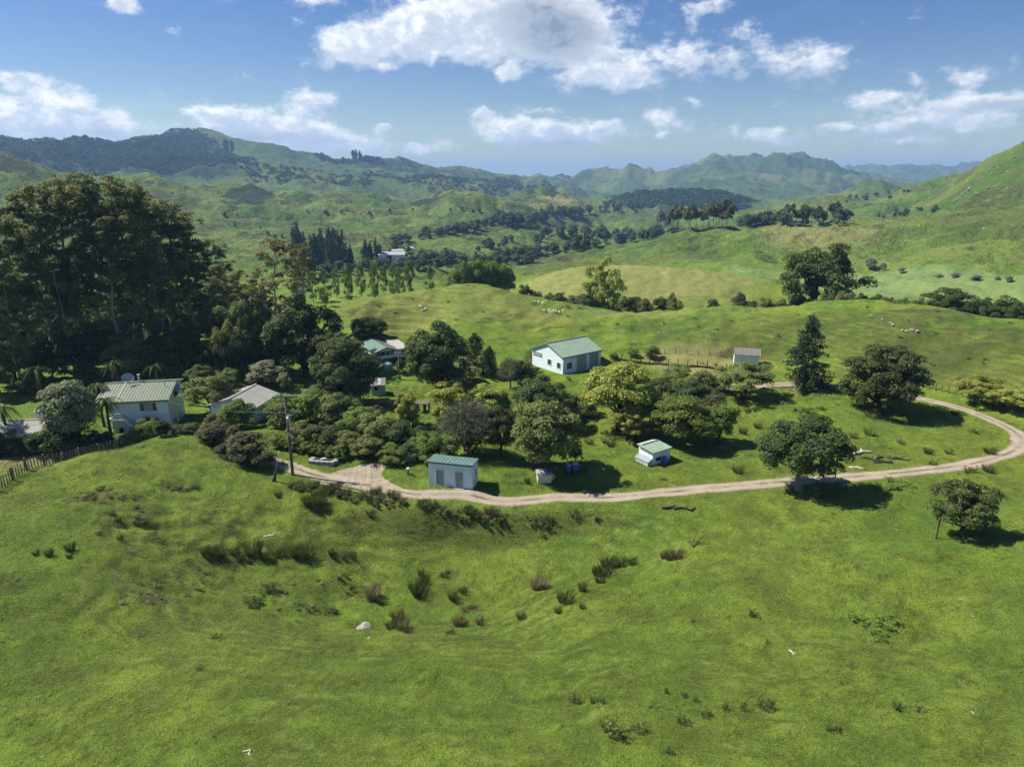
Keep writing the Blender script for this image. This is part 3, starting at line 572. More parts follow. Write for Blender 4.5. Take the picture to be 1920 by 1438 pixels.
def bm_mesh(name, fn):
    bm = bmesh.new(); fn(bm); bmesh.ops.recalc_face_normals(bm, faces=bm.faces); me = bpy.data.meshes.new(name); bm.to_mesh(me); bm.free(); return me
def empty(name, loc, label, cat, group=None, rz=0., scale=1.):
    o = bpy.data.objects.new(name, None); COL.objects.link(o); o.location = loc; o.rotation_euler = (0, 0, rz); o.scale = scale if isinstance(scale, tuple) else (scale,) * 3
    o.empty_display_size = .1; o['label'] = label; o['category'] = cat
    if group: o['group'] = group
    return o
def tag(o, label, cat, group=None):
    o['label'] = label; o['category'] = cat
    if group: o['group'] = group
    return o

# ------------------------------------------------------------------ road
def build_road():
    t = np.gradient(ROADC, axis=0); t /= np.linalg.norm(t, axis=1)[:, None]; nrm = np.c_[-t[:, 1], t[:, 0]]; n = len(ROADC); K = 9
    s = np.arange(n) * .6; wl = 1.22 + .30 * pn(s / 4.1, s * 0 + .5) + .16 * pn(s / 1.3, s * 0 + 3.3); wr = 1.22 + .30 * pn(s / 3.7, s * 0 + 8.5) + .16 * pn(s / 1.2, s * 0 + 5.3)
    V = np.zeros((n, K, 3))
    for k in range(K):
        f = 2 * k / (K - 1) - 1; off = np.where(f < 0, f * wl, f * wr); V[:, k, :2] = ROADC + nrm * off[:, None]
        V[:, k, 2] = hz(V[:, k, 0], V[:, k, 1]) + .035 - .03 * (abs(f) > .99)
    l = np.arange(n * K).reshape(n, K); F = np.stack([l[:-1, :-1], l[:-1, 1:], l[1:, 1:], l[1:, :-1]], -1).reshape(-1, 4)
    me = np_mesh('road', V.reshape(-1, 3), F[:, ::-1] if np.cross(V[0, 1] - V[0, 0], V[1, 0] - V[0, 0])[2] < 0 else F, True)
    set_attr(me, 'across', np.tile(np.linspace(-1, 1, K), n))
    b = NB('road_gravel'); P = b.pos(); ac = b.attr('across'); n1 = b.noise(P, .5, 5, .65); n2 = b.noise(P, 4, 5, .7); n3 = b.noise(P, 18, 3, .7)
    c = b.mix(b.ramp(n1, .35, .68), (.235, .198, .148), (.325, .285, .225)); c = b.mix(b.ramp(n2, .5, .75, 0, .6), c, (.42, .365, .30)); c = b.mix(b.ramp(n3, .5, .3, 0, .6), c, (.16, .13, .10))
    aa = b.math('ABSOLUTE', ac)
    rut = b.math('MULTIPLY', b.ramp(b.math('ABSOLUTE', b.math('SUBTRACT', aa, .48)), .30, .10), .35); c = b.mix(rut, c, (.40, .335, .265))
    mid = b.math('MULTIPLY', b.ramp(b.math('ADD', aa, b.math('MULTIPLY', b.math('SUBTRACT', n2, .5), .5)), .20, .06), b.ramp(b.noise(P, .22, 3, .6), .46, .60)); c = b.mix(mid, c, (.105, .115, .045))
    edge = b.ramp(b.math('ADD', aa, b.math('MULTIPLY', b.math('SUBTRACT', n2, .5), .9)), .80, 1.02); c = b.mix(edge, c, (.10, .125, .035))
    b.fin(b.princ(c, .97, .1, b.bump(b.math('ADD', n2, n3), .7, .05)))
    link('road', me, 'road_gravel', kind='structure')
    # gravel turning apron beside the road
    pts = [(612, 894), (628, 884), (660, 874), (695, 869), (722, 874), (716, 884), (722, 893), (745, 905), (765, 918), (720, 912), (660, 901)]
    W = [march(px, py, base_z, _rs) for px, py in pts]; W = np.vstack([W, W[:1]]); W = resample(W, .5); c0 = W.mean(0); rings = 7; nn = len(W); V = [[*c0, 0]]
    for k in range(1, rings + 1):
        f = k / rings
        for i, p in enumerate(W): q = c0 + (p - c0) * f * (1 + (.05 * float(pn(i / 3., 1.7)) if k == rings else 0)); V.append([*q, 0])
    V = np.array(V); V[:, 2] = hz(V[:, 0], V[:, 1]) + .03; V[-nn:, 2] -= .028; F = []
    for i in range(nn): F.append((0, 1 + i, 1 + (i + 1) % nn))
    Q = [(1 + k * nn + i, 1 + (k + 1) * nn + i, 1 + (k + 1) * nn + (i + 1) % nn, 1 + k * nn + (i + 1) % nn) for k in range(rings - 1) for i in range(nn)]
    T = F + [(a, b_, c) for a, b_, c, d in Q] + [(a, c, d) for a, b_, c, d in Q]; me = np_mesh('gravel_apron', V, np.array(T), True); set_attr(me, 'across', np.full(len(V), .35))
    if me.polygons[0].normal.z < 0: me.flip_normals()
    link('gravel_apron', me, 'road_gravel', kind='structure')
build_road()

# ------------------------------------------------------------------ buildings
def roof_sheet(bm, p00, p10, p01, p11, pitch=.3, amp=.022, th=.05):   # p00->p10 along the eave, p00->p01 up the slope
    p00, p10, p01, p11 = map(Vector, (p00, p10, p01, p11)); L = (p10 - p00).length; n = max(2, int(L / pitch)); nn = ((p10 - p00).cross(p01 - p00)).normalized()
    if nn.z < 0: nn = -nn
    prof = [0, .25, .35, .6, .7]; hh = [0, 0, 1, 1, 0]; us = [(i + t) / n for i in range(n) for t in prof] + [1.0]; hs_ = [h for i in range(n) for h in hh] + [0]
    rows = [[bm.verts.new(a + (b - a) * u + nn * (h * amp * 2)) for u, h in zip(us, hs_)] for a, b in ((p00, p10), (p01, p11))]
    for k in range(len(us) - 1): bm.faces.new((rows[0][k], rows[0][k + 1], rows[1][k + 1], rows[1][k]))
    lo = [bm.verts.new(p - nn * th) for p in (p00, p10, p11, p01)]; bm.faces.new(lo[::-1])
    for a, b, c, d in ((rows[0][0], rows[0][-1], lo[1], lo[0]), (rows[0][-1], rows[1][-1], lo[2], lo[1]), (rows[1][-1], rows[1][0], lo[3], lo[2]), (rows[1][0], rows[0][0], lo[0], lo[3])): bm.faces.new((a, b, c, d))
def site(key, name, label, cat, sink=.0):
    A, e, n, L, W = FOOT[key]; o = empty(name, A + Vector((0, 0, -sink)), label, cat, rz=math.atan2(e.y, e.x)); return o, L, W
def walls_box(bm, L, W, h0, h1, base=-.4):           # h0 front eave, h1 back eave (skillion)
    v = [bm.verts.new(p) for p in ((0, 0, base), (L, 0, base), (L, W, base), (0, W, base), (0, 0, h0), (L, 0, h0), (L, W, h1), (0, W, h1))]
    for f in ((0, 1, 5, 4), (1, 2, 6, 5), (2, 3, 7, 6), (3, 0, 4, 7), (4, 5, 6, 7), (3, 2, 1, 0)): bm.faces.new([v[i] for i in f])
def walls_gable(bm, L, W, h, apex, along='x', at=.5, base=-.4, hb=None):
    hb = h if hb is None else hb
    if along == 'x':
        y = W * at; fr = [(0, base), (W, base), (W, hb), (y, apex), (0, h)]
        q = [[bm.verts.new((x, a, b)) for a, b in fr] for x in (0, L)]
    else:
        x = L * at; fr = [(0, base), (L, base), (L, hb), (x, apex), (0, h)]
        q = [[bm.verts.new((a, y, b)) for a, b in fr] for y in (0, W)]
    for i in range(5): bm.faces.new((q[0][i], q[0][(i + 1) % 5], q[1][(i + 1) % 5], q[1][i]))
    bm.faces.new(q[0]); bm.faces.new(q[1])
def opening(root, kind, face, a0, a1, z0, z1, fmat='white_paint', pmat='window_glass', off=0., mull=(), fw=.07, names=('window', 'frame', 'pane'), plane=0.):
    # a window or door proud of a wall; face '-y' (front), '+x' (right end), '-x' (left end)
    def P(bm, u0, u1, w0, w1, d0, d1):
        if face == '-y': box(bm, u0, u1, plane - d1, plane - d0, w0, w1)
        elif face == '+x': box(bm, plane + d0, plane + d1, u0, u1, w0, w1)
        else: box(bm, plane - d1, plane - d0, u0, u1, w0, w1)
    def fr(bm):
        P(bm, a0 - fw, a1 + fw, z1, z1 + fw, .003, .06); P(bm, a0 - fw, a1 + fw, z0 - fw, z0, .003, .075); P(bm, a0 - fw, a0, z0, z1, .003, .058); P(bm, a1, a1 + fw, z0, z1, .003, .058)
        for m in mull: P(bm, m - fw / 2, m + fw / 2, z0, z1, .003, .055)
    w = bmesh_obj(names[0], fr, fmat, root)
    es = [a0, *mull, a1]
    for i in range(len(es) - 1):
        l, r = es[i] + (fw / 2 if i else 0), es[i + 1] - (fw / 2 if i + 1 < len(es) - 1 else 0); pm = pmat[i] if isinstance(pmat, (list, tuple)) else pmat
        bmesh_obj(names[2], lambda bm: P(bm, l, r, z0, z1, .004, .022), pm, w)
    return w
def hpx(key, corner, ytop):                          # wall height from how high the photograph shows it
    A, e, n, L, W = FOOT[key]; p = {'A': A, 'B': A + e * L, 'C': A + e * L + n * W}[corner]
    px_ = 960 + FPX * p.x / depth_of(p); d = math.hypot(p.x, p.y); return CAM_H + polar(px_, ytop)[1] * d - p.z

def utility_shed():
    o, L, W = site('utility', 'utility_shed', 'white utility shed with two grey doors and green skillion roof beside the gravel road', 'shed'); hf = hpx('utility', 'B', 873); hb = hpx('utility', 'C', 861); 
    bmesh_obj('wall', lambda bm: walls_box(bm, L, W, hf, hb, -.15), 'clad_sheet', o)
    s = (hb - hf) / W
    bmesh_obj('roof', lambda bm: roof_sheet(bm, (-.12, -.2, hf - .2 * s + .06), (L + .12, -.2, hf - .2 * s + .06), (-.12, W + .15, hb + .15 * s + .06), (L + .12, W + .15, hb + .15 * s + .06), .45), 'roof_teal', o)
    bmesh_obj('fascia', lambda bm: (box(bm, -.1, L + .1, -.19, -.15, hf - .2 * s - .12, hf - .19 * s + .0), bar(bm, (L + .1, -.17, hf - .17 * s - .02), (L + .1, W + .1, hb + .1 * s - .02), .04, .13)), 'dark_trim', o)
    for u in (.18, .62):
        d = opening(o, 'door', '-y', L * u, L * u + .95, .12, 2.12, 'white_paint', 'door_grey', names=('door', 'frame', 'leaf'), fw=.06)
        bmesh_obj('handle', lambda bm: box(bm, L * u + .10, L * u + .20, -.06, -.023, 1.0, 1.08), 'dark_trim', d)
    opening(o, 'w', '+x', W * .48, W * .48 + .55, 1.25, 2.0, 'white_paint', plane=L)
    bmesh_obj('doorstep', lambda bm: box(bm, L * .6, L * .6 + 1.2, -.5, -.01, -.1, .06), 'concrete', o)
utility_shed()
def barn():
    o, L, W = site('barn', 'farm_barn', 'large white corrugated barn with green gable roof and two roller doors', 'barn'); h = hpx('barn', 'B', 670); ap = h + .20 * L
    bmesh_obj('wall', lambda bm: walls_gable(bm, L, W, h, ap, 'y', .5, -.5), 'clad_sheet', o); s = (ap - h) / (L / 2); ov = .25
    bmesh_obj('roof', lambda bm: (roof_sheet(bm, (L + ov, -ov, h - ov * s + .07), (L + ov, W + ov, h - ov * s + .07), (L / 2, -ov, ap + .07), (L / 2, W + ov, ap + .07), .5),
                                  roof_sheet(bm, (-ov, -ov, h - ov * s + .07), (-ov, W + ov, h - ov * s + .07), (L / 2, -ov, ap + .075), (L / 2, W + ov, ap + .075), .5)), 'roof_green', o)
    bmesh_obj('ridge_cap', lambda bm: bar(bm, (L / 2, -ov, ap + .13), (L / 2, W + ov, ap + .13), .35, .06), 'roof_sage', o)
    bmesh_obj('fascia', lambda bm: (box(bm, L + ov - .02, L + ov + .04, -ov, W + ov, h - ov * s - .16, h - ov * s + .03), bar(bm, (L + ov, -ov - .02, h - ov * s - .02), (L / 2, -ov - .02, ap - .02), .05, .16), bar(bm, (-ov, -ov - .02, h - ov * s - .02), (L / 2, -ov - .02, ap - .02), .05, .16)), 'green_paint', o)
    for a, b in ((.36, .61), (.69, .93)):
        d = opening(o, 'd', '+x', W * a, W * b, .05, h - .42, 'white_paint', 'door_grey', names=('roller_door', 'frame', 'curtain'), plane=L)
        for k in range(9):
            z = .25 + k * (h - .8) / 9; bmesh_obj('slat', lambda bm: box(bm, L + .026, L + .040, W * a + .03, W * b - .03, z, z + (h - .8) / 9 - .05), 'door_grey', d)
    opening(o, 'w', '+x', W * .11, W * .22, 1.0, 2.0, 'dark_trim', plane=L, mull=(W * .165,))
    opening(o, 'w', '-y', L * .52, L * .63, 1.1, 2.2, 'white_paint'); opening(o, 'w', '-y', L * .82, L * .93, 1.0, 2.1, 'white_paint')
    opening(o, 'w', '-y', L * .05, L * .32, h * .66, h * .82, 'dark_trim', 'curtain')
    bmesh_obj('downpipe', lambda bm: tube(bm, [(L + .08, .12, 0), (L + .08, .12, h - .1)], .05), 'white_paint', o)
barn()
def small_barn():
    o, L, W = site('small_barn', 'hay_shed', 'small white shed with rusty brown gable roof above the fenced yard', 'shed'); h = hpx('small_barn', 'B', 666); ap = h + .95
    bmesh_obj('wall', lambda bm: walls_gable(bm, L, W, h, ap, 'x', .5, -.6), 'white_paint', o); s = (ap - h) / (W / 2)
    bmesh_obj('roof', lambda bm: (roof_sheet(bm, (-.15, -.2, h - .2 * s + .06), (L + .15, -.2, h - .2 * s + .06), (-.15, W / 2, ap + .06), (L + .15, W / 2, ap + .06), .35), roof_sheet(bm, (-.15, W + .2, h - .2 * s + .06), (L + .15, W + .2, h - .2 * s + .06), (-.15, W / 2, ap + .065), (L + .15, W / 2, ap + .065), .35)), 'roof_brown', o)
    bmesh_obj('barge_board', lambda bm: (bar(bm, (L + .16, -.2, h - .2 * s - .03), (L + .16, W / 2, ap - .03), .04, .14), bar(bm, (L + .16, W + .2, h - .2 * s - .03), (L + .16, W / 2, ap - .03), .04, .14)), 'white_paint', o)
    opening(o, 'd', '+x', W * .35, W * .65, .05, 1.9, 'white_paint', 'door_grey', names=('door', 'frame', 'leaf'), plane=L)
small_barn()
def garage():
    o, L, W = site('garage', 'garage', 'white garage with weathered grey gable roof behind the manuka bushes', 'garage'); h = hpx('garage', 'B', 763); ap = h + .17 * L
    bmesh_obj('wall', lambda bm: walls_gable(bm, L, W, h, ap, 'y', .5, -1.), 'clad_white', o); s = (ap - h) / (L / 2); ov = .35
    bmesh_obj('roof', lambda bm: (roof_sheet(bm, (L + ov, -ov, h - ov * s + .07), (L + ov, W + ov, h - ov * s + .07), (L / 2, -ov, ap + .07), (L / 2, W + ov, ap + .07), .4), roof_sheet(bm, (-ov, -ov, h - ov * s + .07), (-ov, W + ov, h - ov * s + .07), (L / 2, -ov, ap + .075), (L / 2, W + ov, ap + .075), .4)), 'roof_grey', o)
    bmesh_obj('ridge_cap', lambda bm: bar(bm, (L / 2, -ov, ap + .12), (L / 2, W + ov, ap + .12), .3, .06), 'roof_grey', o)
    bmesh_obj('fascia', lambda bm: (box(bm, L + ov - .01, L + ov + .05, -ov, W + ov, h - ov * s - .16, h - ov * s + .03), bar(bm, (L + ov, -ov, h - ov * s - .03), (L / 2, -ov, ap - .03), .05, .16), bar(bm, (-ov, -ov, h - ov * s - .03), (L / 2, -ov, ap - .03), .05, .16)), 'pale_green_paint', o)
    opening(o, 'w', '+x', W * .5, W * .5 + .8, 1.3, 2.1, 'white_paint', plane=L); opening(o, 'd', '-y', L * .2, L * .75, 0, 2.2, 'white_paint', 'door_grey', names=('door', 'frame', 'leaf'))
garage()
def house():
    o, L, W = site('house', 'farmhouse', 'white two storey weatherboard farmhouse with sage green roof, satellite dish and outside stairs', 'house')
    h = hpx('house', 'B', 746); at = .6; ap = h + .31 * W * at; hb = ap - .08 * W
    bmesh_obj('wall', lambda bm: walls_gable(bm, L, W, h, ap, 'x', at, -1.6, hb), 'clad_white', o); s = (ap - h) / (W * at); ov = .45; s2 = (ap - hb) / (W * (1 - at))
    bmesh_obj('roof', lambda bm: (roof_sheet(bm, (-.3 - 1.6, -ov, h - ov * s + .07), (L + .3, -ov, h - ov * s + .07), (-.3 - 1.6, W * at, ap + .07), (L + .3, W * at, ap + .07), .42), roof_sheet(bm, (-.3 - 1.6, W + ov, hb - ov * s2 + .07), (L + .3, W + ov, hb - ov * s2 + .07), (-.3 - 1.6, W * at, ap + .075), (L + .3, W * at, ap + .075), .42)), 'roof_sage', o)
    bmesh_obj('ridge_cap', lambda bm: bar(bm, (-1.9, W * at, ap + .13), (L + .3, W * at, ap + .13), .34, .06), 'roof_sage', o)
    bmesh_obj('roof_batten', lambda bm: bar(bm, (L * .14, -ov, h - ov * s + .14), (L * .14, W * at, ap + .14), .10, .06), 'cream_paint', o)
    bmesh_obj('gutter', lambda bm: box(bm, -1.9, L + .3, -ov - .12, -ov - .0, h - ov * s - .12, h - ov * s + .02), 'dark_trim', o)
    bmesh_obj('barge_board', lambda bm: (bar(bm, (L + .31, -ov, h - ov * s - .04), (L + .31, W * at, ap - .04), .05, .18), bar(bm, (L + .31, W + ov, hb - ov * s2 - .04), (L + .31, W * at, ap - .04), .05, .18)), 'cream_paint', o)
    w0, w1 = L * .52, L * .80; k = (w1 - w0) / 4
    opening(o, 'w', '-y', w0, w1, h - 1.75, h - .55, 'cream_paint', ['window_glass', 'curtain', 'curtain', 'window_glass'], mull=(w0 + k, w0 + 2 * k, w0 + 3 * k))
    opening(o, 'w', '+x', W * .45, W * .70, h - .9, h + .2, 'white_paint', plane=L); aw = bmesh_obj('awning', lambda bm: (bar(bm, (L + .05, W * .42, h + .45), (L + .75, W * .42, h + .05), .04, .04), bar(bm, (L + .05, W * .73, h + .45), (L + .75, W * .73, h + .05), .04, .04), roof_sheet(bm, (L + .8, W * .40, h + .08), (L + .8, W * .75, h + .08), (L + .03, W * .40, h + .5), (L + .03, W * .75, h + .5), .2)), 'roof_zinc', o)
    opening(o, 'w', '+x', W * .60, W * .66, .2, 1.4, 'white_paint', plane=L); opening(o, 'd', '+x', W * .15, W * .38, -.9, 1.2, 'white_paint', 'door_grey', names=('door', 'frame', 'leaf'), plane=L)
    # balcony, posts and stairs along the front
    fz = h - 2.55
    bmesh_obj('balcony_floor', lambda bm: box(bm, -.2, L * .28, -1.5, -.02, fz - .18, fz), 'white_paint', o)
    for x in (-.1, L * .26):
        bmesh_obj('post', lambda bm: box(bm, x - .06, x + .06, -1.46, -1.34, -1.4, fz - .18), 'white_paint', o)
    rl = bmesh_obj('railing', lambda bm: (bar(bm, (-.15, -1.43, fz + .95), (L * .28, -1.43, fz + .95), .07), bar(bm, (-.15, -1.43, fz + .1), (L * .28, -1.43, fz + .1), .05)), 'white_paint', o)
    for i in range(17): x = -.12 + i * (L * .28) / 17; bmesh_obj('baluster', lambda bm: box(bm, x, x + .04, -1.45, -1.41, fz + .12, fz + .92), 'white_paint', rl)
    x0, x1, z1 = L * .28, L * .28 + 3.6, -1.2
    st = bmesh_obj('stairs', lambda bm: (bar(bm, (x0, -1.45, fz - .1), (x1, -1.45, z1), .06, .28), bar(bm, (x0, -.55, fz - .1), (x1, -.55, z1), .06, .28)), 'white_paint', o)
    for i in range(11): t = (i + .5) / 11; bmesh_obj('tread', lambda bm: box(bm, x0 + (x1 - x0) * t - .14, x0 + (x1 - x0) * t + .14, -1.41, -.59, fz + (z1 - fz) * t - .04, fz + (z1 - fz) * t), 'white_paint', st)
    bmesh_obj('handrail', lambda bm: (bar(bm, (x0, -1.45, fz + .85), (x1, -1.45, z1 + .95), .07), bar(bm, (x0 + .02, -1.45, fz), (x0 + .02, -1.45, fz + .9), .07), bar(bm, (x1, -1.45, z1), (x1, -1.45, z1 + .95), .07)), 'green_paint', st)
    opening(o, 'd', '-y', L * .10, L * .10 + .9, -1.2, .8, 'white_paint', 'interior_dark', names=('doorway', 'frame', 'leaf'))
    # flue and dish
    bmesh_obj('flue', lambda bm: (tube(bm, [(L * .36, W * at + .4, ap - .3), (L * .36, W * at + .4, ap + 1.1)], .16, 8), tube(bm, [(L * .36, W * at + .4, ap + 1.1), (L * .36, W * at + .4, ap + 1.22)], .24, 8)), 'roof_zinc', o)
    def dish(bm):
        n = 16; c = Vector((L * .20, W * at - .5, ap + .95)); ax = Vector((.35, -.75, .55)).normalized(); s_ = ax.cross(Vector((0, 0, 1))).normalized(); u_ = s_.cross(ax); prev = [bm.verts.new(c)]
        for rr in (.25, .5, .72, .9):
            ring = [bm.verts.new(c + (s_ * math.cos(2 * math.pi * k / n) + u_ * .8 * math.sin(2 * math.pi * k / n)) * rr + ax * rr * rr * .28) for k in range(n)]
            for k in range(n):
                if len(prev) == 1: bm.faces.new((prev[0], ring[k], ring[(k + 1) % n]))
                else: bm.faces.new((prev[k], ring[k], ring[(k + 1) % n], prev[(k + 1) % n]))
            prev = ring
        tube(bm, [(L * .20, W * at - .3, ap - .25), tuple(c)], .04); tube(bm, [tuple(c - u_ * .6), tuple(c + ax * .75)], .02)
    tag(bmesh_obj('satellite_dish', dish, 'roof_zinc', o), 'grey satellite dish on the farmhouse roof', 'dish'); 
    d = bpy.data.objects['satellite_dish']; del d['category']
    bmesh_obj('vent_pipe', lambda bm: tube(bm, [(L * .88, W * .40, ap - .6), (L * .88, W * .40, ap + .35)], .045), 'dark_trim', o)
house()
def cottage():
    o, L, W = site('cottage', 'cottage', 'low white cottage with pale grey roof and white chimney behind the batten fence', 'cottage'); h = hpx('cottage', 'B', 806); ap = h + .20 * W
    bmesh_obj('wall', lambda bm: walls_gable(bm, L, W, h, ap, 'x', .5, -1.), 'clad_white', o); s = (ap - h) / (W / 2); ov = .4
    bmesh_obj('roof', lambda bm: (roof_sheet(bm, (-.3, -ov, h - ov * s + .07), (L + .3, -ov, h - ov * s + .07), (-.3, W / 2, ap + .07), (L + .3, W / 2, ap + .07), .3), roof_sheet(bm, (-.3, W + ov, h - ov * s + .07), (L + .3, W + ov, h - ov * s + .07), (-.3, W / 2, ap + .075), (L + .3, W / 2, ap + .075), .3)), 'roof_grey', o)
    bmesh_obj('ridge_cap', lambda bm: bar(bm, (-.3, W / 2, ap + .12), (L + .3, W / 2, ap + .12), .3, .06), 'roof_grey', o)
    bmesh_obj('fascia', lambda bm: box(bm, -.3, L + .3, -ov - .05, -ov, h - ov * s - .5, h - ov * s + .03), 'pale_green_paint', o)
    bmesh_obj('chimney', lambda bm: (box(bm, L * .60, L * .60 + .75, W * .55, W * .55 + .75, ap - .8, ap + 1.15), box(bm, L * .60 - .06, L * .60 + .81, W * .55 - .06, W * .55 + .81, ap + 1.15, ap + 1.28)), 'white_paint', o)
    for u in (.42, .62, .82): opening(o, 'w', '-y', L * u, L * u + 1.2, .9, 1.9, 'white_paint', mull=(L * u + .6,))
cottage()
def hut():
    o, L, W = site('hut', 'hen_house', 'small pale hen house with split green and zinc skillion roof on the lawn', 'hut'); hA = hpx('hut', 'A', 834); hB = hpx('hut', 'B', 848)
    def wl(bm):
        v = [bm.verts.new(p) for p in ((0, 0, -.2), (L, 0, -.2), (L, W, -.2), (0, W, -.2), (0, 0, hA), (L, 0, hB), (L, W, hB), (0, W, hA))]
        for f in ((0, 1, 5, 4), (1, 2, 6, 5), (2, 3, 7, 6), (3, 0, 4, 7), (4, 5, 6, 7)): bm.faces.new([v[i] for i in f])
    bmesh_obj('wall', wl, 'white_paint', o); s = (hB - hA) / L
    bmesh_obj('roof', lambda bm: roof_sheet(bm, (L + .25, -.2, hB + .25 * s + .05), (L + .25, W + .15, hB + .25 * s + .05), (.1, -.2, hA + .1 * s + .05), (.1, W + .15, hA + .1 * s + .05), .3), 'roof_green', o)
    bmesh_obj('upper_roof', lambda bm: roof_sheet(bm, (-.7, .2, hA - .18), (-.7, W * .98, hA - .18), (.35, .2, hA + .17), (.35, W * .98, hA + .17), .3), 'roof_zinc', o)
    bmesh_obj('fascia', lambda bm: bar(bm, (L + .25, -.22, hB + .25 * s - .02), (0, -.22, hA - .02), .04, .12), 'green_paint', o)
    bmesh_obj('lean_to', lambda bm: (box(bm, .15, L * .95, -.75, -.02, -.2, .55), ), 'pale_green_paint', o); bmesh_obj('lean_to_lid', lambda bm: roof_sheet(bm, (.08, -.85, .60), (L, -.85, .60), (.08, -.01, .95), (L, -.01, .95), .2), 'roof_zinc', o)
    opening(o, 'w', '+x', W * .15, W * .45, .5, 1.0, 'white_paint', plane=L)
    for i in range(5): x = .1 + i * .42; bmesh_obj('picket', lambda bm: box(bm, x, x + .07, -1.15, -1.10, -.2, .55), 'wood_old', o)
    A, e, n, L_, W_ = FOOT['hut']; p = A + e * (L + .55) + n * W * .55
    b_ = empty('water_drum', (p.x, p.y, float(hz(p.x, p.y))), 'blue plastic drum standing against the hen house wall', 'drum')
    bmesh_obj('body', lambda bm: tube(bm, [(0, 0, 0), (0, 0, .12), (0, 0, .45), (0, 0, .8), (0, 0, .95)], [.40, .46, .48, .46, .38], 14), 'blue_plastic', b_); bmesh_obj('lid', lambda bm: tube(bm, [(0, 0, .95), (0, 0, 1.02)], .34, 14), 'blue_plastic', b_)
hut()
def woolshed():
    o, L, W = site('woolshed', 'woolshed', 'long woolshed with bright green and grey roof and dark subfloor among the trees', 'shed'); W = max(W, 9.0); h = hpx('woolshed', 'A', 661); ap = h + .16 * L; fl = h * .42
    bmesh_obj('wall', lambda bm: walls_gable(bm, L, W, h, ap, 'y', .5, fl), 'clad_wool', o); s = (ap - h) / (L / 2)
    bmesh_obj('subfloor', lambda bm: box(bm, .25, L - .25, .25, W - .25, -1., fl - .01), 'red_brown', o)
    for i in range(6): x = .1 + i * (L - .3) / 5; bmesh_obj('pile', lambda bm: box(bm, x, x + .14, .02, .16, -1., fl), 'wood_dark', o)
    bmesh_obj('roof', lambda bm: roof_sheet(bm, (-.3, -.4, h - .3 * s + .07), (-.3, W + .3, h - .3 * s + .07), (L / 2, -.4, ap + .07), (L / 2, W + .3, ap + .07), .4), 'roof_bright', o)
    bmesh_obj('grey_roof', lambda bm: roof_sheet(bm, (L + .2, -.4, h - .2 * s + .07), (L + .2, W + .3, h - .2 * s + .07), (L / 2, -.4, ap + .075), (L / 2, W + .3, ap + .075), .4), 'roof_grey', o)
    bmesh_obj('barge_board', lambda bm: (bar(bm, (-.3, -.42, h - .3 * s - .04), (L / 2, -.42, ap - .04), .05, .18), bar(bm, (L + .2, -.42, h - .2 * s - .04), (L / 2, -.42, ap - .04), .05, .18)), 'green_paint', o)
    for i in range(4): opening(o, 'w', '-y', .5 + i * (L - 1) / 4, .5 + (i + .8) * (L - 1) / 4, h - .85, h - .1, 'green_paint', 'window_glass', fw=.05)
    bmesh_obj('wing', lambda bm: walls_box(bm, 1, 1, 1, 1, 0), 'clad_wool', o); w = bpy.data.objects['wing']; w.scale = (L * .55, W * .75, h - fl * .7); w.location = (L + .01, .35, fl * .7)
    bmesh_obj('wing_roof', lambda bm: roof_sheet(bm, (L + .22, .1, h + .06), (L * 1.6, .1, h + .06), (L + .22, W * .85, h + .35), (L * 1.6, W * .85, h + .35), .4), 'roof_grey', o)
    bmesh_obj('wing_subfloor', lambda bm: box(bm, L + .1, L * 1.5, .6, W * .7, -1., fl * .7 - .01), 'red_brown', o)
    opening(o, 'w', '-y', L * 1.2, L * 1.35, fl + .2, fl + 1.1, 'white_paint', 'interior_dark', plane=.35)
    bmesh_obj('ramp', lambda bm: (bar(bm, (L * .3, -.8, fl - .3), (-1.2, -2.6, -.6), 1.2, .1), bar(bm, (L * .3, -.3, fl + .5), (-1.2, -2.1, .2), .08, .08), bar(bm, (L * .3, -1.3, fl + .5), (-1.2, -3.1, .2), .08, .08)), 'wood_old', o)
woolshed()
def lean():
    o, L, W = site('lean', 'wash_house', 'small pale green lean-to with bright zinc sheet on its flat roof', 'shed'); h = hpx('lean', 'B', 722)
    bmesh_obj('wall', lambda bm: walls_box(bm, L, W, h, h + .5, -.3), 'pale_green_paint', o)
    bmesh_obj('roof', lambda bm: roof_sheet(bm, (-.15, -.25, h + .02), (L + .15, -.25, h + .02), (-.15, W + .15, h + .6), (L + .15, W + .15, h + .6), .3), 'roof_brown', o)
    bmesh_obj('zinc_sheet', lambda bm: roof_sheet(bm, (L * .45, -.1, h + .13), (L * .75, -.1, h + .13), (L * .45, W * .9, h + .62), (L * .75, W * .9, h + .62), .2, .015, .02), 'roof_zinc', o)
    opening(o, 'w', '-y', L * .2, L * .5, .9, 1.6, 'white_paint'); opening(o, 'w', '+x', W * .3, W * .6, .9, 1.6, 'white_paint', plane=L)
lean()
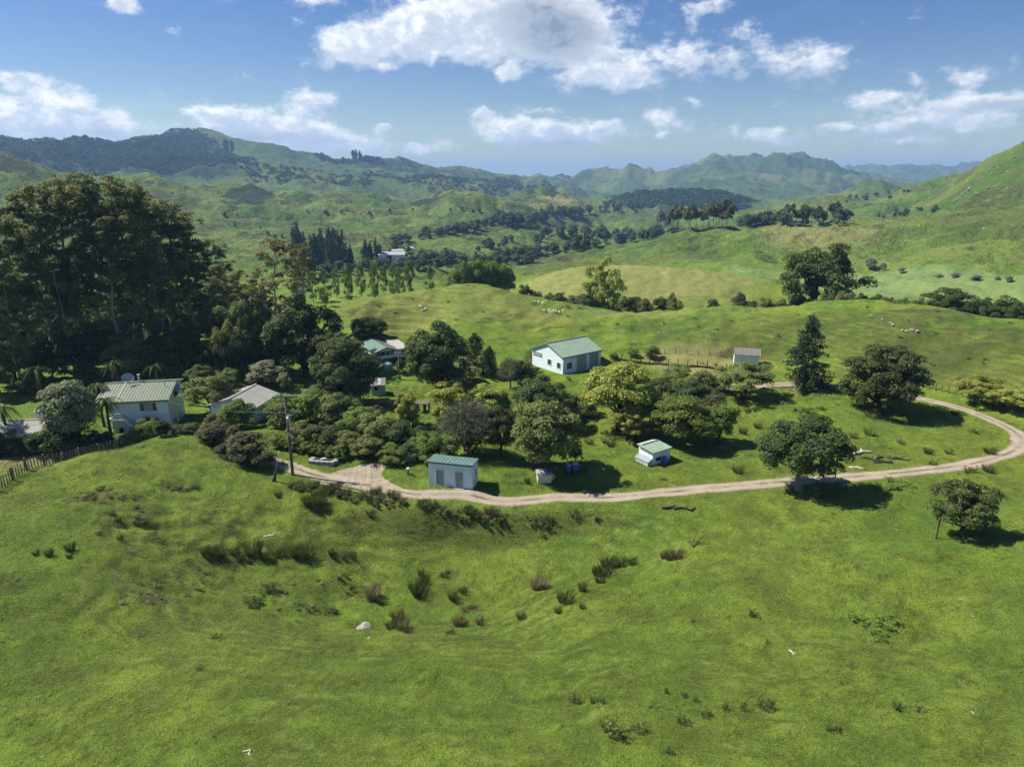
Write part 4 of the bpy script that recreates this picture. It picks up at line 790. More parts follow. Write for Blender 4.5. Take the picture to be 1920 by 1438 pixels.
def small_structures():
    # freezer-like box, bins, hutch, stone bed, stump post, tank, woodpile
    g = ground_at(1020, 902); o = empty('white_chest', g, 'cream storage chest with sloped white lid under the olive tree', 'chest', rz=.12)
    bmesh_obj('body', lambda bm: box(bm, -.85, .85, -.5, .5, -.05, 1.05), 'cream_paint', o); bmesh_obj('lid', lambda bm: roof_sheet(bm, (-.98, -.62, 1.09), (.98, -.62, 1.09), (-.98, .62, 1.35), (.98, .62, 1.35), .2), 'roof_zinc', o)
    bmesh_obj('side_gusset', lambda bm: box(bm, -.83, .83, .1, .48, 1.05, 1.19), 'cream_paint', o)
    bmesh_obj('cloth', lambda bm: box(bm, .1, .9, -.2, .5, 1.31, 1.38), 'blue_plastic', o)
    for (px, py, rz, sc, lb) in ((1066, 889, .2, 1.0, 'blue plastic bin with open bag, nearer the white chest'), (1078, 888, -.3, 1.08, 'blue plastic bin on the lawn, farther from the white chest')):
        g = ground_at(px, py); o = empty('wheelie_bin', g, lb, 'bin', 'blue bins under the tree', rz, sc)
        bmesh_obj('body', lambda bm: tube(bm, [(0, 0, .05), (0, 0, .6), (0, 0, 1.15)], [.42, .50, .58], 4), 'blue_plastic', o); bmesh_obj('rim', lambda bm: tube(bm, [(0, 0, 1.15), (0, 0, 1.22)], [.62, .62], 4), 'blue_plastic', o)
        bmesh_obj('bag', lambda bm: tube(bm, [(.05, 0, 1.0), (.0, .02, 1.3), (.06, 0, 1.45)], [.4, .36, .12], 7), 'roof_zinc', o)
        for s in (-1, 1): bmesh_obj('wheel', lambda bm: tube(bm, [(s * .28, .36, .12), (s * .36, .36, .12)], .12, 10), 'dark_trim', o)
    g = ground_at(768, 864); o = empty('rabbit_hutch', g, 'grey zinc roofed hutch under the garden shrubs', 'hutch', rz=.1)
    bmesh_obj('body', lambda bm: box(bm, -.85, .85, -.6, .6, -.05, .9), 'wood_dark', o); bmesh_obj('roof', lambda bm: roof_sheet(bm, (-1., -.75, .92), (.5, -.75, .92), (-1., .75, 1.2), (.5, .75, 1.2), .2), 'roof_zinc', o); bmesh_obj('mesh_door', lambda bm: box(bm, -.7, 0, -.63, -.603, .15, .75), 'wood_old', o)
    for i in range(4): bmesh_obj('slat', lambda bm: box(bm, .1 + i * .19, .22 + i * .19, -.62, -.602, .1, .85), 'wood_old', o)
    g = ground_at(607, 868); o = empty('stone_planter', g, 'low grey block planter beside the road by the hedge', 'planter', rz=-.15)
    rr = random.Random(4)
    for k in range(18):
        a = k % 9; row = k // 9; side = a < 5
        x = -1.4 + a * .68 if side else (-1.6 if a < 7 else 1.6); y = -.55 if side else (-.1 + .5 * ((a - 5) % 2)); z = row * .26
        bmesh_obj('block', lambda bm: box(bm, x - .31, x + .31, y - .2, y + .2, z + rr.uniform(-.03, .0), z + .24), 'concrete', o)
    bmesh_obj('soil', lambda bm: box(bm, -1.5, 1.5, -.34, .6, -.05, .42), 'wood_dark', o); bmesh_obj('sack', lambda bm: tube(bm, [(-.4, 0, .5), (.2, .1, .56), (.6, .1, .5)], [.12, .22, .1], 8), 'roof_zinc', o)
    g = ground_at(765, 889); o = empty('bollard', g, 'short timber bollard with white cap on the lawn by the utility shed', 'bollard')
    bmesh_obj('post', lambda bm: tube(bm, [(0, 0, -.1), (0, 0, .75)], .15, 10), 'wood_old', o); bmesh_obj('cap', lambda bm: tube(bm, [(0, 0, .752), (0, 0, .84)], .17, 10), 'white_paint', o)
    g = ground_at(728, 696); o = empty('water_tank', g, 'pale green round water tank below the woolshed', 'tank'); bmesh_obj('body', lambda bm: tube(bm, [(0, 0, -.2), (0, 0, 1.3), (0, 0, 1.6), (0, 0, 1.75)], [.95, .95, .6, .12], 18), 'tank_green', o); bmesh_obj('lid', lambda bm: tube(bm, [(0, 0, 1.72), (0, 0, 1.82)], .2, 10), 'tank_green', o)
    g = ground_at(793, 772); o = empty('old_pump_stand', g, 'dark timber stand with round plank top in the garden', 'stand')
    for a in range(5): x, y = 1.0 * math.cos(a * 1.257), .8 * math.sin(a * 1.257); bmesh_obj('leg', lambda bm: box(bm, x - .12, x + .12, y - .12, y + .12, -.1, 1.5), 'wood_dark', o)
    for k in range(7): y = -.9 + k * .27; w = math.sqrt(max(.1, 1.3 - y * y)) * 1.1; bmesh_obj('plank', lambda bm: box(bm, -w, w, y, y + .24, 1.502, 1.60), 'wood_old', o)
    # tank stand and fallen timber
    a, b = ground_at(601, 908), ground_at(738, 944)
    def lg(bm):
        pts = [a + (b - a) * t for t in np.linspace(0, 1, 12)]
        tube(bm, [(p.x, p.y, float(hz(p.x, p.y)) + .16) for p in pts], [.12 + .03 * math.sin(i) for i in range(12)], 7)
    tag(bmesh_obj('fallen_pole', lg, 'bark_grey'), 'long grey fallen pole lying in the roadside ditch', 'log')
small_structures()

# ------------------------------------------------------------------ plants: leaf clouds on real limbs
def leaf_cloud(name, C, Nn, S, rg, aspect=.55, tip=None):
    n = len(C); a = rg.normal(size=(n, 3)); Nn = Nn / (np.linalg.norm(Nn, axis=1)[:, None] + 1e-9)
    T = np.cross(Nn, a); T /= np.linalg.norm(T, axis=1)[:, None] + 1e-9; B = np.cross(Nn, T)
    S = np.broadcast_to(S, (n,))[:, None]; fold = Nn * S * rg.uniform(-.25, .25, (n, 1))
    V = np.stack([C - T * S, C - B * S * aspect + fold, C + T * S, C + B * S * aspect + fold], 1).reshape(-1, 3)
    me = np_mesh(name, V, np.arange(4 * n).reshape(n, 4)); set_attr(me, 'rnd', np.repeat(rg.uniform(0, 1, n), 4))
    set_attr(me, 'tip', np.repeat(tip if tip is not None else np.zeros(n), 4)); return me
def unit(rg, n):
    v = rg.normal(size=(n, 3)); return v / np.linalg.norm(v, axis=1)[:, None]
def clumps_to_leaves(rg, cc, cr, n, size, flat=1., inner=.25, outward=.7, centre=None, droop=0.):
    k = rg.choice(len(cc), n, p=cr ** 2 / (cr ** 2).sum()); d = unit(rg, n); d[:, 2] = np.where(d[:, 2] < -.3, -d[:, 2], d[:, 2])
    rad = np.where(rg.uniform(size=n) < inner, rg.uniform(.3, .9, n), rg.uniform(.82, 1.12, n)); off = d * (rad * cr[k])[:, None]; off[:, 2] *= flat
    C = cc[k] + off; N_ = d * outward + unit(rg, n) * .75
    if centre is not None: q = cc[k] - centre; N_ += .35 * q / (np.linalg.norm(q, axis=1)[:, None] + 1e-6)
    N_[:, 2] += .25; C[:, 2] -= droop * rg.uniform(0, 1, n) * cr[k]
    return C, N_, size * rg.uniform(.65, 1.35, n), k
def limb(bm, a, b, r0, r1, rg, sag=.08, n=5, sides=5):
    a, b = Vector(a), Vector(b); L = (b - a).length; off = Vector(rg.normal(size=3)) * L * sag; off.z = abs(off.z) * .5
    pts = [a.lerp(b, t) + off * math.sin(math.pi * t) for t in np.linspace(0, 1, n)]; tube(bm, pts, [r0 + (r1 - r0) * t for t in np.linspace(0, 1, n)], sides)
# every kind: crown and trunk meshes in a unit frame (height 1, crown width 1)
def kind_round(seed, n=21000, leaf=.0165, cz0=.57, rx=.40, rz=.37, k=110, trunk=.26, tr=.035, low=.12, cl=(.06, .125), inner=.25, multi=1, droop=0., lump=.16):
    rg = np.random.default_rng(seed); d = unit(rg, k); d[:, 2] = np.where(d[:, 2] < -.88 + low, -d[:, 2] * .6, d[:, 2]); rad = np.where(rg.uniform(size=k) < .22, rg.uniform(.2, .7, k), rg.uniform(.80, 1.0, k))
    lum = 1 + lump * pn(d[:, 0] * 1.6 + seed, d[:, 1] * 1.6 + d[:, 2] * 1.3) * 1.4
    cc = d * (rad * lum)[:, None] * np.array([rx, rx, rz]) + [0, 0, cz0]; cr = rg.uniform(cl[0], cl[1], k)
    C, N_, S, kk = clumps_to_leaves(rg, cc, cr, n, leaf, .8, inner, .75, np.array([0, 0, cz0 - .1]), droop)
    C[:, 2] = np.maximum(C[:, 2], .01 + .02 * rg.uniform(size=n))
    crown = leaf_cloud('crown', C, N_, S, rg)
    def tk(bm):
        for m in range(multi):
            bx = Vector((rg.normal() * .05, rg.normal() * .05, 0)) if multi > 1 else Vector((0, 0, 0)); top = Vector((rg.normal() * .03, rg.normal() * .03, trunk)) + bx * 2.5
            tube(bm, [bx + Vector((0, 0, -.05)), bx + Vector((0, 0, .02)), bx.lerp(top, .5) + Vector((.01, .008, 0)), top], [tr * 1.6, tr * 1.2, tr, tr * .8], 8)
            for i in rg.choice(k, min(k, 12 if multi == 1 else 5), replace=False): limb(bm, tuple(top - Vector((0, 0, rg.uniform(0, .06)))), tuple(cc[i]), tr * .5, tr * .12, rg)
    return crown, bm_mesh('trunk', tk)
def kind_gum(seed, n=17000, leaf=.0085, lean_=.05, first=.42, spread=.30, k1=15, bare=0., trn=.0105):
    # tall eucalypt, crown width is set by spread; unit height 1 and width 1 = real height (uniform scale)
    rg = np.random.default_rng(seed); limbs = []; ends = []
    tp = [Vector((0, 0, -.02))]; 
    for i in range(1, 8): tp.append(Vector((lean_ * (i / 7) ** 1.5 + rg.normal() * .008, rg.normal() * .008, i / 7 * .90)))
    def at(t): f = t * 7 / .90; i = min(6, int(f)); return tp[i].lerp(tp[i + 1], min(1, f - i))
    for i in range(k1):
        t = first + (.88 - first) * (i + rg.uniform(0, .8)) / k1; a = at(t); az = i * 2.4 + rg.uniform(-.5, .5); L = spread * rg.uniform(.55, 1.05) * (1.15 - .7 * (t - first) / (.9 - first)); up = rg.uniform(.35, .9)
        m = a + Vector((math.cos(az), math.sin(az), up)) * L * .55; limbs.append((a, m, trn * .52 * (1.2 - t), trn * .30 * (1.2 - t)))
        for j in range(3):
            az2 = az + rg.uniform(-.8, .8); e = m + Vector((math.cos(az2), math.sin(az2), rg.uniform(.1, .9))) * L * rg.uniform(.35, .62); limbs.append((m, e, trn * .26 * (1.2 - t), .0012)); ends.append(e)
            if rg.uniform() < .8: q = m.lerp(e, rg.uniform(.5, .8)) + Vector(rg.normal(size=3)) * .035; limbs.append((m.lerp(e, .4), q, .0018, .001)); ends.append(q)
    for j in range(7): ends.append(at(.88) + Vector((rg.normal() * .05, rg.normal() * .05, rg.uniform(0, .09))))
    def tk(bm):
        tube(bm, tp, [trn * (1.25 - .95 * i / 7) for i in range(8)], 7)
        for a, b, r0, r1 in limbs: limb(bm, a, b, max(r0, .0015), r1, rg, .07, 5, 4)
    cc = []; cr = []
    for e in ends:
        if rg.uniform() < bare: continue
        for q in range(3): cc.append(np.array(e) + rg.normal(size=3) * [.030, .030, .018]); cr.append(rg.uniform(.016, .036))
    cc = np.array(cc); cr = np.array(cr); C, N_, S, kk = clumps_to_leaves(rg, cc, cr, n, leaf, .62, .3, .6, np.array([0, 0, .6]), .5)
    tip = np.clip((cc[kk][:, 2] - .55) / .4, 0, 1) * rg.uniform(.4, 1, len(cc))[kk]
    return leaf_cloud('crown', C, N_, S, rg, .4, tip), bm_mesh('trunk', tk)
def kind_conifer(seed, n=9000, leaf=.020, wide=.5, rag=.3, base=.06, sweep=-.12, whorls=20):
    rg = np.random.default_rng(seed); br = []
    for i in range(whorls):
        t = i / whorls; z = base + (1 - base) * t; rr = wide * (1 - t) ** .8 * (1 - .15 * math.sin(t * 9))
        for j in range(6): az = rg.uniform(0, 6.283); L = rr * rg.uniform(1 - rag, 1.05) + .02; br.append((np.array([0, 0, z]), np.array([math.cos(az) * L, math.sin(az) * L, z + sweep * L + rg.normal() * .012])))
    k = rg.integers(0, len(br), n); w = np.array([np.linalg.norm(b - a) for a, b in br]); k = rg.choice(len(br), n, p=w / w.sum()); t = rg.uniform(.15, 1.03, n) ** .8
    A = np.array([b[0] for b in br])[k]; B = np.array([b[1] for b in br])[k]; C = A + (B - A) * t[:, None] + rg.normal(size=(n, 3)) * [.024, .024, .014]
    N_ = unit(rg, n) * .8 + [0, 0, .6]
    def tk(bm):
        tube(bm, [(0, 0, -.04), (0, 0, .3), (.005, 0, .97)], [.028, .02, .003], 7)
        for a, b in br[::4]: limb(bm, a, b, .006, .002, rg, .03, 3, 4)
    return leaf_cloud('crown', C, N_, leaf * rg.uniform(.6, 1.4, n), rg, .4), bm_mesh('trunk', tk)
def kind_column(seed, n=3000, leaf=.026, wide=.5, base=.12):
    rg = np.random.default_rng(seed); k = 46; t = rg.uniform(0, 1, k) ** .9; prof = np.sin(np.pi * np.clip(t * .86 + .1, 0, 1)) ** .7; az = rg.uniform(0, 6.283, k); rr = wide * prof * np.sqrt(rg.uniform(.15, 1, k)) * .8
    cc = np.c_[np.cos(az) * rr, np.sin(az) * rr, base + t * (.96 - base)]; cr = rg.uniform(.05, .10, k); k_ = rg.choice(k, n); d = unit(rg, n); off = d * cr[k_][:, None] * [1.5, 1.5, 1.0] * rg.uniform(.5, 1.1, (n, 1)); C = cc[k_] + off
    def tk(bm):
        tube(bm, [(0, 0, -.04), (0, 0, .4), (0, 0, .92)], [.025, .016, .004], 6)
        for i in range(14): limb(bm, (0, 0, max(.1, cc[i, 2] - .15)), cc[i], .008, .002, rg, .05, 3, 4)
    return leaf_cloud('crown', C, d * .7 + unit(rg, n) * .7 + [0, 0, .2], leaf * rg.uniform(.6, 1.4, n), rg), bm_mesh('trunk', tk)
def kind_twig(seed, n=7000):
    rg = np.random.default_rng(seed); d = unit(rg, n); d[:, 2] = np.abs(d[:, 2]) * 1.0 - .15; rad = rg.uniform(.45, 1.0, n) ** .6; C = d * rad[:, None] * [.46, .46, .46] + [0, 0, .46]
    L = .040 * rg.uniform(.6, 1.4, n); side = np.cross(d, unit(rg, n)); side /= np.linalg.norm(side, axis=1)[:, None]; dd = d + rg.normal(size=(n, 3)) * .45; w = .0022
    V = np.stack([C - dd * L[:, None] - side * w, C - dd * L[:, None] + side * w, C + dd * L[:, None] + side * w * .5, C + dd * L[:, None] - side * w * .5], 1).reshape(-1, 3); me = np_mesh('crown', V, np.arange(4 * n).reshape(n, 4))
    set_attr(me, 'rnd', np.repeat(rg.uniform(0, 1, n), 4)); set_attr(me, 'tip', np.zeros(4 * n))
    def tk(bm):
        tube(bm, [(0, 0, -.05), (0, 0, .2)], [.04, .03], 7)
        for i in range(26): e = d[i] * [.40, .40, .42] + [0, 0, .46]; limb(bm, (0, 0, .18), e, .014, .003, rg, .08, 5, 4)
    return me, bm_mesh('trunk', tk)
KIND = {}
_one = 'first second third fourth fifth sixth seventh eighth ninth tenth eleventh twelfth thirteenth fourteenth fifteenth sixteenth seventeenth eighteenth nineteenth twentieth'.split()
def nth(i): return _one[i] if i < 20 else ('twenty-' + _one[i - 20] if i < 29 else 'thirtieth' if i == 29 else 'thirty-' + _one[i - 30])
def rank(seq, i): return nth(sorted(range(len(seq)), key=lambda k: seq[k][0]).index(i))
def kinds():
    for i in range(4): KIND['round%d' % i] = kind_round(100 + i)
    for i in range(3): KIND['dome%d' % i] = kind_round(120 + i, 24000, .0155, .50, .42, .42, 130, .18, .04, .05, (.055, .115), .18, 1, 0, .12)
    for i in range(2): KIND['full%d' % i] = kind_round(110 + i, 19000, .0175, .54, .40, .40, 100, .2, .035, .1, (.065, .13), .2, 1, 0, .2)
    KIND['full2'] = kind_round(117, 22000, .0165, .58, .43, .38, 120, .24, .042, .2, (.06, .12), .2, 1, 0, .12)
    for i in range(4): KIND['shrub%d' % i] = kind_round(140 + i, 9000, .022, .44, .38, .40, 52, .22, .02, .2, (.07, .16), .25, 3, 0, .3)
    for i in range(3): KIND['airy%d' % i] = kind_round(160 + i, 9000, .019, .58, .40, .36, 66, .30, .02, .1, (.05, .11), .3, 3, .2, .35)
    for i in range(2): KIND['broad%d' % i] = kind_round(180 + i, 15000, .0155, .58, .42, .34, 90, .25, .035, .05, (.05, .11), .2, 1, 0, .28)
    for i in range(5): KIND['gum%d' % i] = kind_gum(200 + i, lean_=(-.06, .05, .02, .08, -.03)[i], first=(.22, .30, .18, .26, .34)[i], spread=.23)
    for i in range(2): KIND['gumthin%d' % i] = kind_gum(220 + i, 5200, .0095, .06, .45, .20, 9, .35)
    KIND['conifer0'] = kind_conifer(230, 11000, .017, .42, .35); KIND['conifer1'] = kind_conifer(231, 5000, .024, .36, .3, .1); KIND['cypress0'] = kind_conifer(232, 5000, .026, .5, .15, .0, .9, 22)
    KIND['pine0'] = kind_conifer(233, 900, .055, .42, .25, .05, .2, 12); KIND['pine1'] = kind_conifer(234, 900, .055, .40, .25, .1, .1, 12)
    for i in range(3): KIND['poplar%d' % i] = kind_column(240 + i)
    KIND['twig0'] = kind_twig(250)
    for i in range(4): KIND['far%d' % i] = kind_round(260 + i, 800, .07, .46, .40, .44, 24, .2, .03, .1, (.13, .24), .15, 1, 0, .25)
    for i in range(2): KIND['fargum%d' % i] = kind_round(270 + i, 480, .075, .70, .40, .24, 14, .62, .022, .1, (.10, .18), .2, 1)
kinds()
def place_tree(kind, mat, base, h, w, name, label, cat='tree', group=None, bark='bark', rz=None):
    rz = random.uniform(0, 6.28) if rz is None else rz
    o = empty(name, (base.x, base.y, base.z - .05), label, cat, group, rz, (w, w, h)); cm, tm = KIND[kind]
    for nm, me, m in (('trunk', tm, bark), ('crown', cm, mat)):
        c = bpy.data.objects.new(nm, me); COL.objects.link(c); c.parent = o
        if not me.materials: me.materials.append(MATS[m])
        c.material_slots[0].link = 'OBJECT'; c.material_slots[0].material = MATS[m]
    return o
def tree_px(kind, mat, px, py, hp, wp, name, label, cat='tree', group=None, bark='bark', rz=None, uniform=False, rmin=20):
    g = ground_at(px, py, rmin); m = mpp(g); h = hp * m * 1.04; w = h if uniform else wp * m * 1.06
    return place_tree(kind, mat, g, h, w, name, label, cat, group, bark, rz)
T = tree_px
# ---- single trees round the loop road and the yard
T('full2', 'leaf_dark', 1497, 919, 142, 152, 'round_tree', 'rounded dark green tree with pale trunk at the road edge', bark='bark_grey')
T('dome0', 'leaf_dark', 1648, 772, 128, 146, 'dome_tree', 'wide dense dome shaped tree inside the loop of the road')
T('conifer0', 'leaf_pine', 1508, 728, 136, 122, 'cedar', 'tall dark conifer beside the dome tree and small white shed')
T('full0', 'leaf_shiny', 1798, 1006, 116, 112, 'staked_tree', 'young leafy tree standing inside three stakes and netting')
T('full1', 'leaf_olive', 1022, 882, 138, 138, 'olive_tree', 'olive green tree with dark trunk shading the white chest')
T('airy0', 'leaf_olive', 1070, 872, 52, 48, 'olive_sapling', 'small olive sapling leaning out beside the olive tree')
T('dome1', 'leaf_dark', 1012, 800, 96, 112, 'dome_tree', 'dark dome tree directly behind the olive tree')
T('round3', 'leaf_yellow', 1160, 806, 124, 140, 'lime_tree', 'tall bright yellow green tree in the middle of the yard')
T('airy1', 'leaf_yellow', 1222, 800, 66, 70, 'lime_tree', 'shorter yellow green tree leaning right of the tall bright one')
T('airy2', 'leaf_yellow', 1181, 828, 66, 82, 'thicket_tree', 'small many stemmed yellow green tree near the hen house')
T('round1', 'leaf_green', 1278, 836, 92, 128, 'shade_tree', 'broad green shade tree behind the hen house')
T('round0', 'leaf_green', 1346, 832, 74, 66, 'shade_tree', 'narrow green tree beside the broad shade tree')
T('broad0', 'leaf_olive', 1394, 748, 68, 108, 'willow', 'olive umbrella crowned tree below the small white shed')
for i, (k, m, px, py, hp, wp) in enumerate([('shrub0', 'leaf_olive', 1268, 722, 44, 54), ('shrub1', 'leaf_olive', 1312, 738, 48, 60), ('shrub2', 'leaf_dark', 1290, 764, 56, 84), ('shrub3', 'leaf_dark', 1240, 752, 50, 70), ('shrub0', 'leaf_brown', 1330, 772, 42, 60), ('shrub1', 'leaf_dark', 1262, 786, 40, 62), ('shrub2', 'leaf_olive', 1345, 735, 36, 46), ('shrub3', 'leaf_olive', 1085, 782, 52, 66), ('shrub1', 'leaf_silver', 1120, 745, 46, 50)]):
    T(k, m, px, py, hp, wp, 'yard_bush', 'bush in the thicket between the bright yellow tree and the willow', 'bush', 'bushes in the middle of the yard')
T('twig0', 'leaf_twig', 880, 852, 118, 116, 'bare_tree', 'grey twiggy rounded tree behind the utility shed', bark='bark_grey')
T('shrub2', 'leaf_dark', 880, 848, 92, 92, 'dark_bush', 'dark bush growing under the grey twiggy tree', 'bush')
T('round3', 'leaf_dark', 938, 856, 96, 78, 'dark_tree', 'dark green tree between the twiggy tree and the olive tree')
T('shrub0', 'leaf_yellow', 846, 768, 56, 76, 'bamboo', 'yellow green bamboo clump by the timber stand', 'bamboo'); T('shrub3', 'leaf_yellow', 906, 770, 58, 70, 'bamboo', 'yellow green bamboo clump behind the twiggy tree', 'bamboo')
T('dome2', 'leaf_dark', 822, 742, 142, 122, 'big_tree', 'big dark spreading tree right of the woolshed')
T('cypress0', 'leaf_pine', 890, 700, 74, 42, 'cypress', 'broader dark cypress behind the bamboo'); T('cypress0', 'leaf_pine', 919, 712, 62, 30, 'cypress', 'slim dark cypress left of the barn'); T('round2', 'leaf_olive', 906, 702, 46, 46, 'round_tree', 'small light green tree between the two cypresses')
T('twig0', 'leaf_twig', 957, 728, 66, 50, 'bare_tree', 'pale grey bare tree left of the barn', bark='bark_grey'); T('shrub1', 'leaf_dark', 980, 728, 58, 46, 'dark_bush', 'dark bush against the left end of the barn', 'bush'); T('shrub2', 'leaf_dark', 1000, 712, 26, 40, 'dark_bush', 'low dark bush at the foot of the barn gable', 'bush')
T('shrub3', 'leaf_silver', 835, 728, 58, 76, 'silver_shrub', 'silvery green shrub in front of the big dark tree', 'bush'); T('shrub0', 'leaf_silver', 868, 716, 50, 60, 'silver_shrub', 'silvery green shrub below the broader cypress', 'bush')
T('dome0', 'leaf_dark', 652, 754, 128, 130, 'big_tree', 'big dark tree left of the woolshed behind the second power pole'); T('dome2', 'leaf_dark', 575, 705, 148, 150, 'big_tree', 'tall dark tree at the edge of the gum wood'); T('round0', 'leaf_dark', 692, 642, 46, 74, 'round_tree', 'dark round tree above the woolshed roof')
T('round1', 'leaf_dark', 610, 720, 96, 90, 'big_tree', 'dark tree filling the gap below the tall gum wood edge'); T('shrub1', 'leaf_dark', 752, 700, 30, 24, 'dark_bush', 'dark shrub at the foot of the third power pole', 'bush')
# ---- garden thicket between the garage and the utility shed
GT = [('shrub0', 'leaf_green', 545, 800, 62, 74), ('shrub1', 'leaf_green', 590, 795, 72, 80), ('shrub2', 'leaf_olive', 632, 800, 70, 84), ('shrub3', 'leaf_green', 672, 815, 64, 76), ('shrub0', 'leaf_olive', 712, 830, 66, 78), ('shrub1', 'leaf_dark', 752, 838, 56, 72), ('shrub2', 'leaf_olive', 690, 858, 46, 70), ('shrub3', 'leaf_green', 730, 864, 38, 60), ('shrub0', 'leaf_green', 800, 856, 52, 66), ('shrub1', 'leaf_olive', 836, 858, 44, 60), ('shrub2', 'leaf_dark', 785, 842, 48, 58),
      ('shrub3', 'leaf_olive', 560, 832, 50, 62), ('shrub0', 'leaf_dark', 612, 838, 52, 66), ('shrub1', 'leaf_olive', 655, 846, 44, 60), ('shrub2', 'leaf_green', 528, 780, 44, 56), ('shrub3', 'leaf_olive', 600, 760, 44, 64), ('shrub0', 'leaf_green', 650, 780, 46, 60), ('shrub1', 'leaf_yellow', 770, 800, 40, 44), ('airy0', 'leaf_yellow', 764, 800, 70, 52), ('shrub2', 'leaf_brown', 705, 790, 34, 44), ('shrub3', 'leaf_olive', 745, 868, 26, 50), ('shrub0', 'leaf_green', 815, 868, 26, 50), ('shrub1', 'leaf_dark', 770, 858, 34, 56), ('shrub3', 'leaf_yellow', 830, 790, 36, 46)]
GC = dict(leaf_green='green', leaf_olive='olive', leaf_dark='dark', leaf_yellow='yellowish', leaf_brown='brownish')
GS = [(q[2] + q[3] * .01,) for q in GT]
for i, (k, m, px, py, hp, wp) in enumerate(GT): T(k, m, px, py, hp, wp, 'garden_shrub', '%s garden shrub, %s from the garage towards the utility shed' % (GC[m], rank(GS, i)), 'shrub', 'overgrown garden shrubs')
for i in range(8):
    px = 522 + i * 17; py = 832 + i * 3.4; T('shrub%d' % (i % 4), 'leaf_green', px, py + 6, 26, 30, 'hedge_bush', '%s bush from the left of the green hedge above the gravel road' % nth(i), 'hedge', 'hedge along the road')
# ---- near the houses
MK = [(400, 828, 42, 60, 'leaf_brown'), (432, 846, 54, 70, 'leaf_brown'), (465, 868, 66, 84, 'leaf_brown'), (440, 862, 46, 66, 'leaf_brown'), (492, 876, 40, 50, 'leaf_brown'), (410, 806, 40, 46, 'leaf_brown')]
for i, (px, py, hp, wp, m) in enumerate(MK):
    T('shrub%d' % (i % 4), m, px, py, hp, wp, 'manuka_bush', 'brownish manuka bush in front of the garage, %s from the left' % rank(MK, i), 'bush', 'manuka bushes by the garage')
T('shrub1', 'leaf_green', 446, 808, 66, 74, 'garden_shrub', 'green rounded shrub against the garage front wall', 'shrub'); T('broad1', 'leaf_olive', 398, 778, 76, 100, 'fruit_tree', 'spreading olive green tree between house and garage'); T('shrub2', 'leaf_silver', 500, 722, 50, 84, 'silver_shrub', 'pale green shrub behind the garage roof', 'bush'); T('shrub0', 'leaf_silver', 536, 732, 38, 26, 'silver_shrub', 'small pale shrub at the garage roof corner', 'bush'); T('shrub3', 'leaf_green', 520, 800, 38, 40, 'garden_shrub', 'green shrub at the far corner of the garage', 'shrub')
T('round1', 'leaf_silver', 148, 842, 128, 112, 'silver_tree', 'silvery leaved tree between cottage and farmhouse'); T('shrub3', 'leaf_dark', 120, 850, 70, 80, 'dark_bush', 'dark bush below the silvery tree', 'bush')
for i, (px, py, hp, wp) in enumerate([(15, 850, 52, 60), (48, 850, 34, 40), (72, 849, 44, 50), (105, 848, 36, 42), (172, 838, 34, 44), (198, 832, 26, 36), (-20, 856, 52, 70)]):
    T('shrub%d' % (i % 4), 'leaf_dark', px, py, hp, wp, 'dark_shrub', 'dark shrub behind the batten fence, %s from the left' % ('second', 'third', 'fourth', 'fifth', 'sixth', 'seventh', 'first')[i], 'shrub', 'shrubs behind the batten fence')
for i, (px, py, hp, wp, m) in enumerate([(285, 822, 44, 56, 'leaf_green'), (262, 828, 30, 46, 'leaf_olive'), (305, 818, 34, 40, 'leaf_dark'), (240, 834, 26, 44, 'leaf_olive'), (340, 812, 20, 44, 'leaf_dark'), (362, 812, 22, 40, 'leaf_dark')]):
    T('shrub%d' % (i % 4), m, px, py, hp, wp, 'hedge_bush', 'low bush in the hedge before the farmhouse, %s from the stairs' % ('third', 'second', 'fourth', 'first', 'fifth', 'sixth')[i], 'hedge', 'hedge in front of the farmhouse')
# ---- gum wood
GUM = [(-40, 722, 430), (10, 728, 405), (45, 716, 400), (85, 716, 375), (120, 708, 345), (150, 702, 352), (185, 700, 340), (215, 698, 334), (248, 712, 345), (275, 700, 360), (305, 700, 372), (335, 704, 384), (362, 700, 415), (385, 712, 440), (415, 704, 458), (320, 686, 392), (395, 690, 455), (0, 700, 415), (268, 688, 360)]
for i, (px, py, top) in enumerate(GUM):
    if i % 3 == 1: top += 60 + (i * 41 % 90)
    g = at_range(px, (140 if i % 3 == 1 else 146) + (i * 37 % 36) * (.5 if i % 3 == 1 else 1) + (10 if i > 14 else 0)); m = mpp(g); py0 = 719 - FPX * ((g.z - CAM_H) * CP + g.y * SP) / depth_of(g)
    h = (py0 - top) * m * 1.02; place_tree('gum%d' % (i % 5), 'leaf_gum', g, h, h * random.uniform(.85, 1.05), 'gum_tree', 'tall gum tree in the wood behind the houses, its trunk %s from the left' % rank(GUM, i), 'tree', 'gum trees behind the houses', 'bark_pale')
for i, (px, py, hp, m, lb, k) in enumerate([(478, 702, 160, 'leaf_gum', 'slender half bare gum tree at the right edge of the wood', 'gumthin0'), (522, 690, 238, 'leaf_rust', 'thin gum tree with rust tinged crown behind the garage', 'gumthin1'), (578, 655, 186, 'leaf_rust', 'gum tree with orange brown crown above the dark tree', 'gumthin0'), (450, 694, 200, 'leaf_gum', 'thin gum tree leaning from the right side of the wood', 'gumthin1'), (496, 684, 150, 'leaf_twig', 'pale dead gum tree with bare branches', 'gumthin0')]):
    T(k, m, px, py, hp, hp, 'gum_tree', lb, bark='bark_pale', uniform=True)
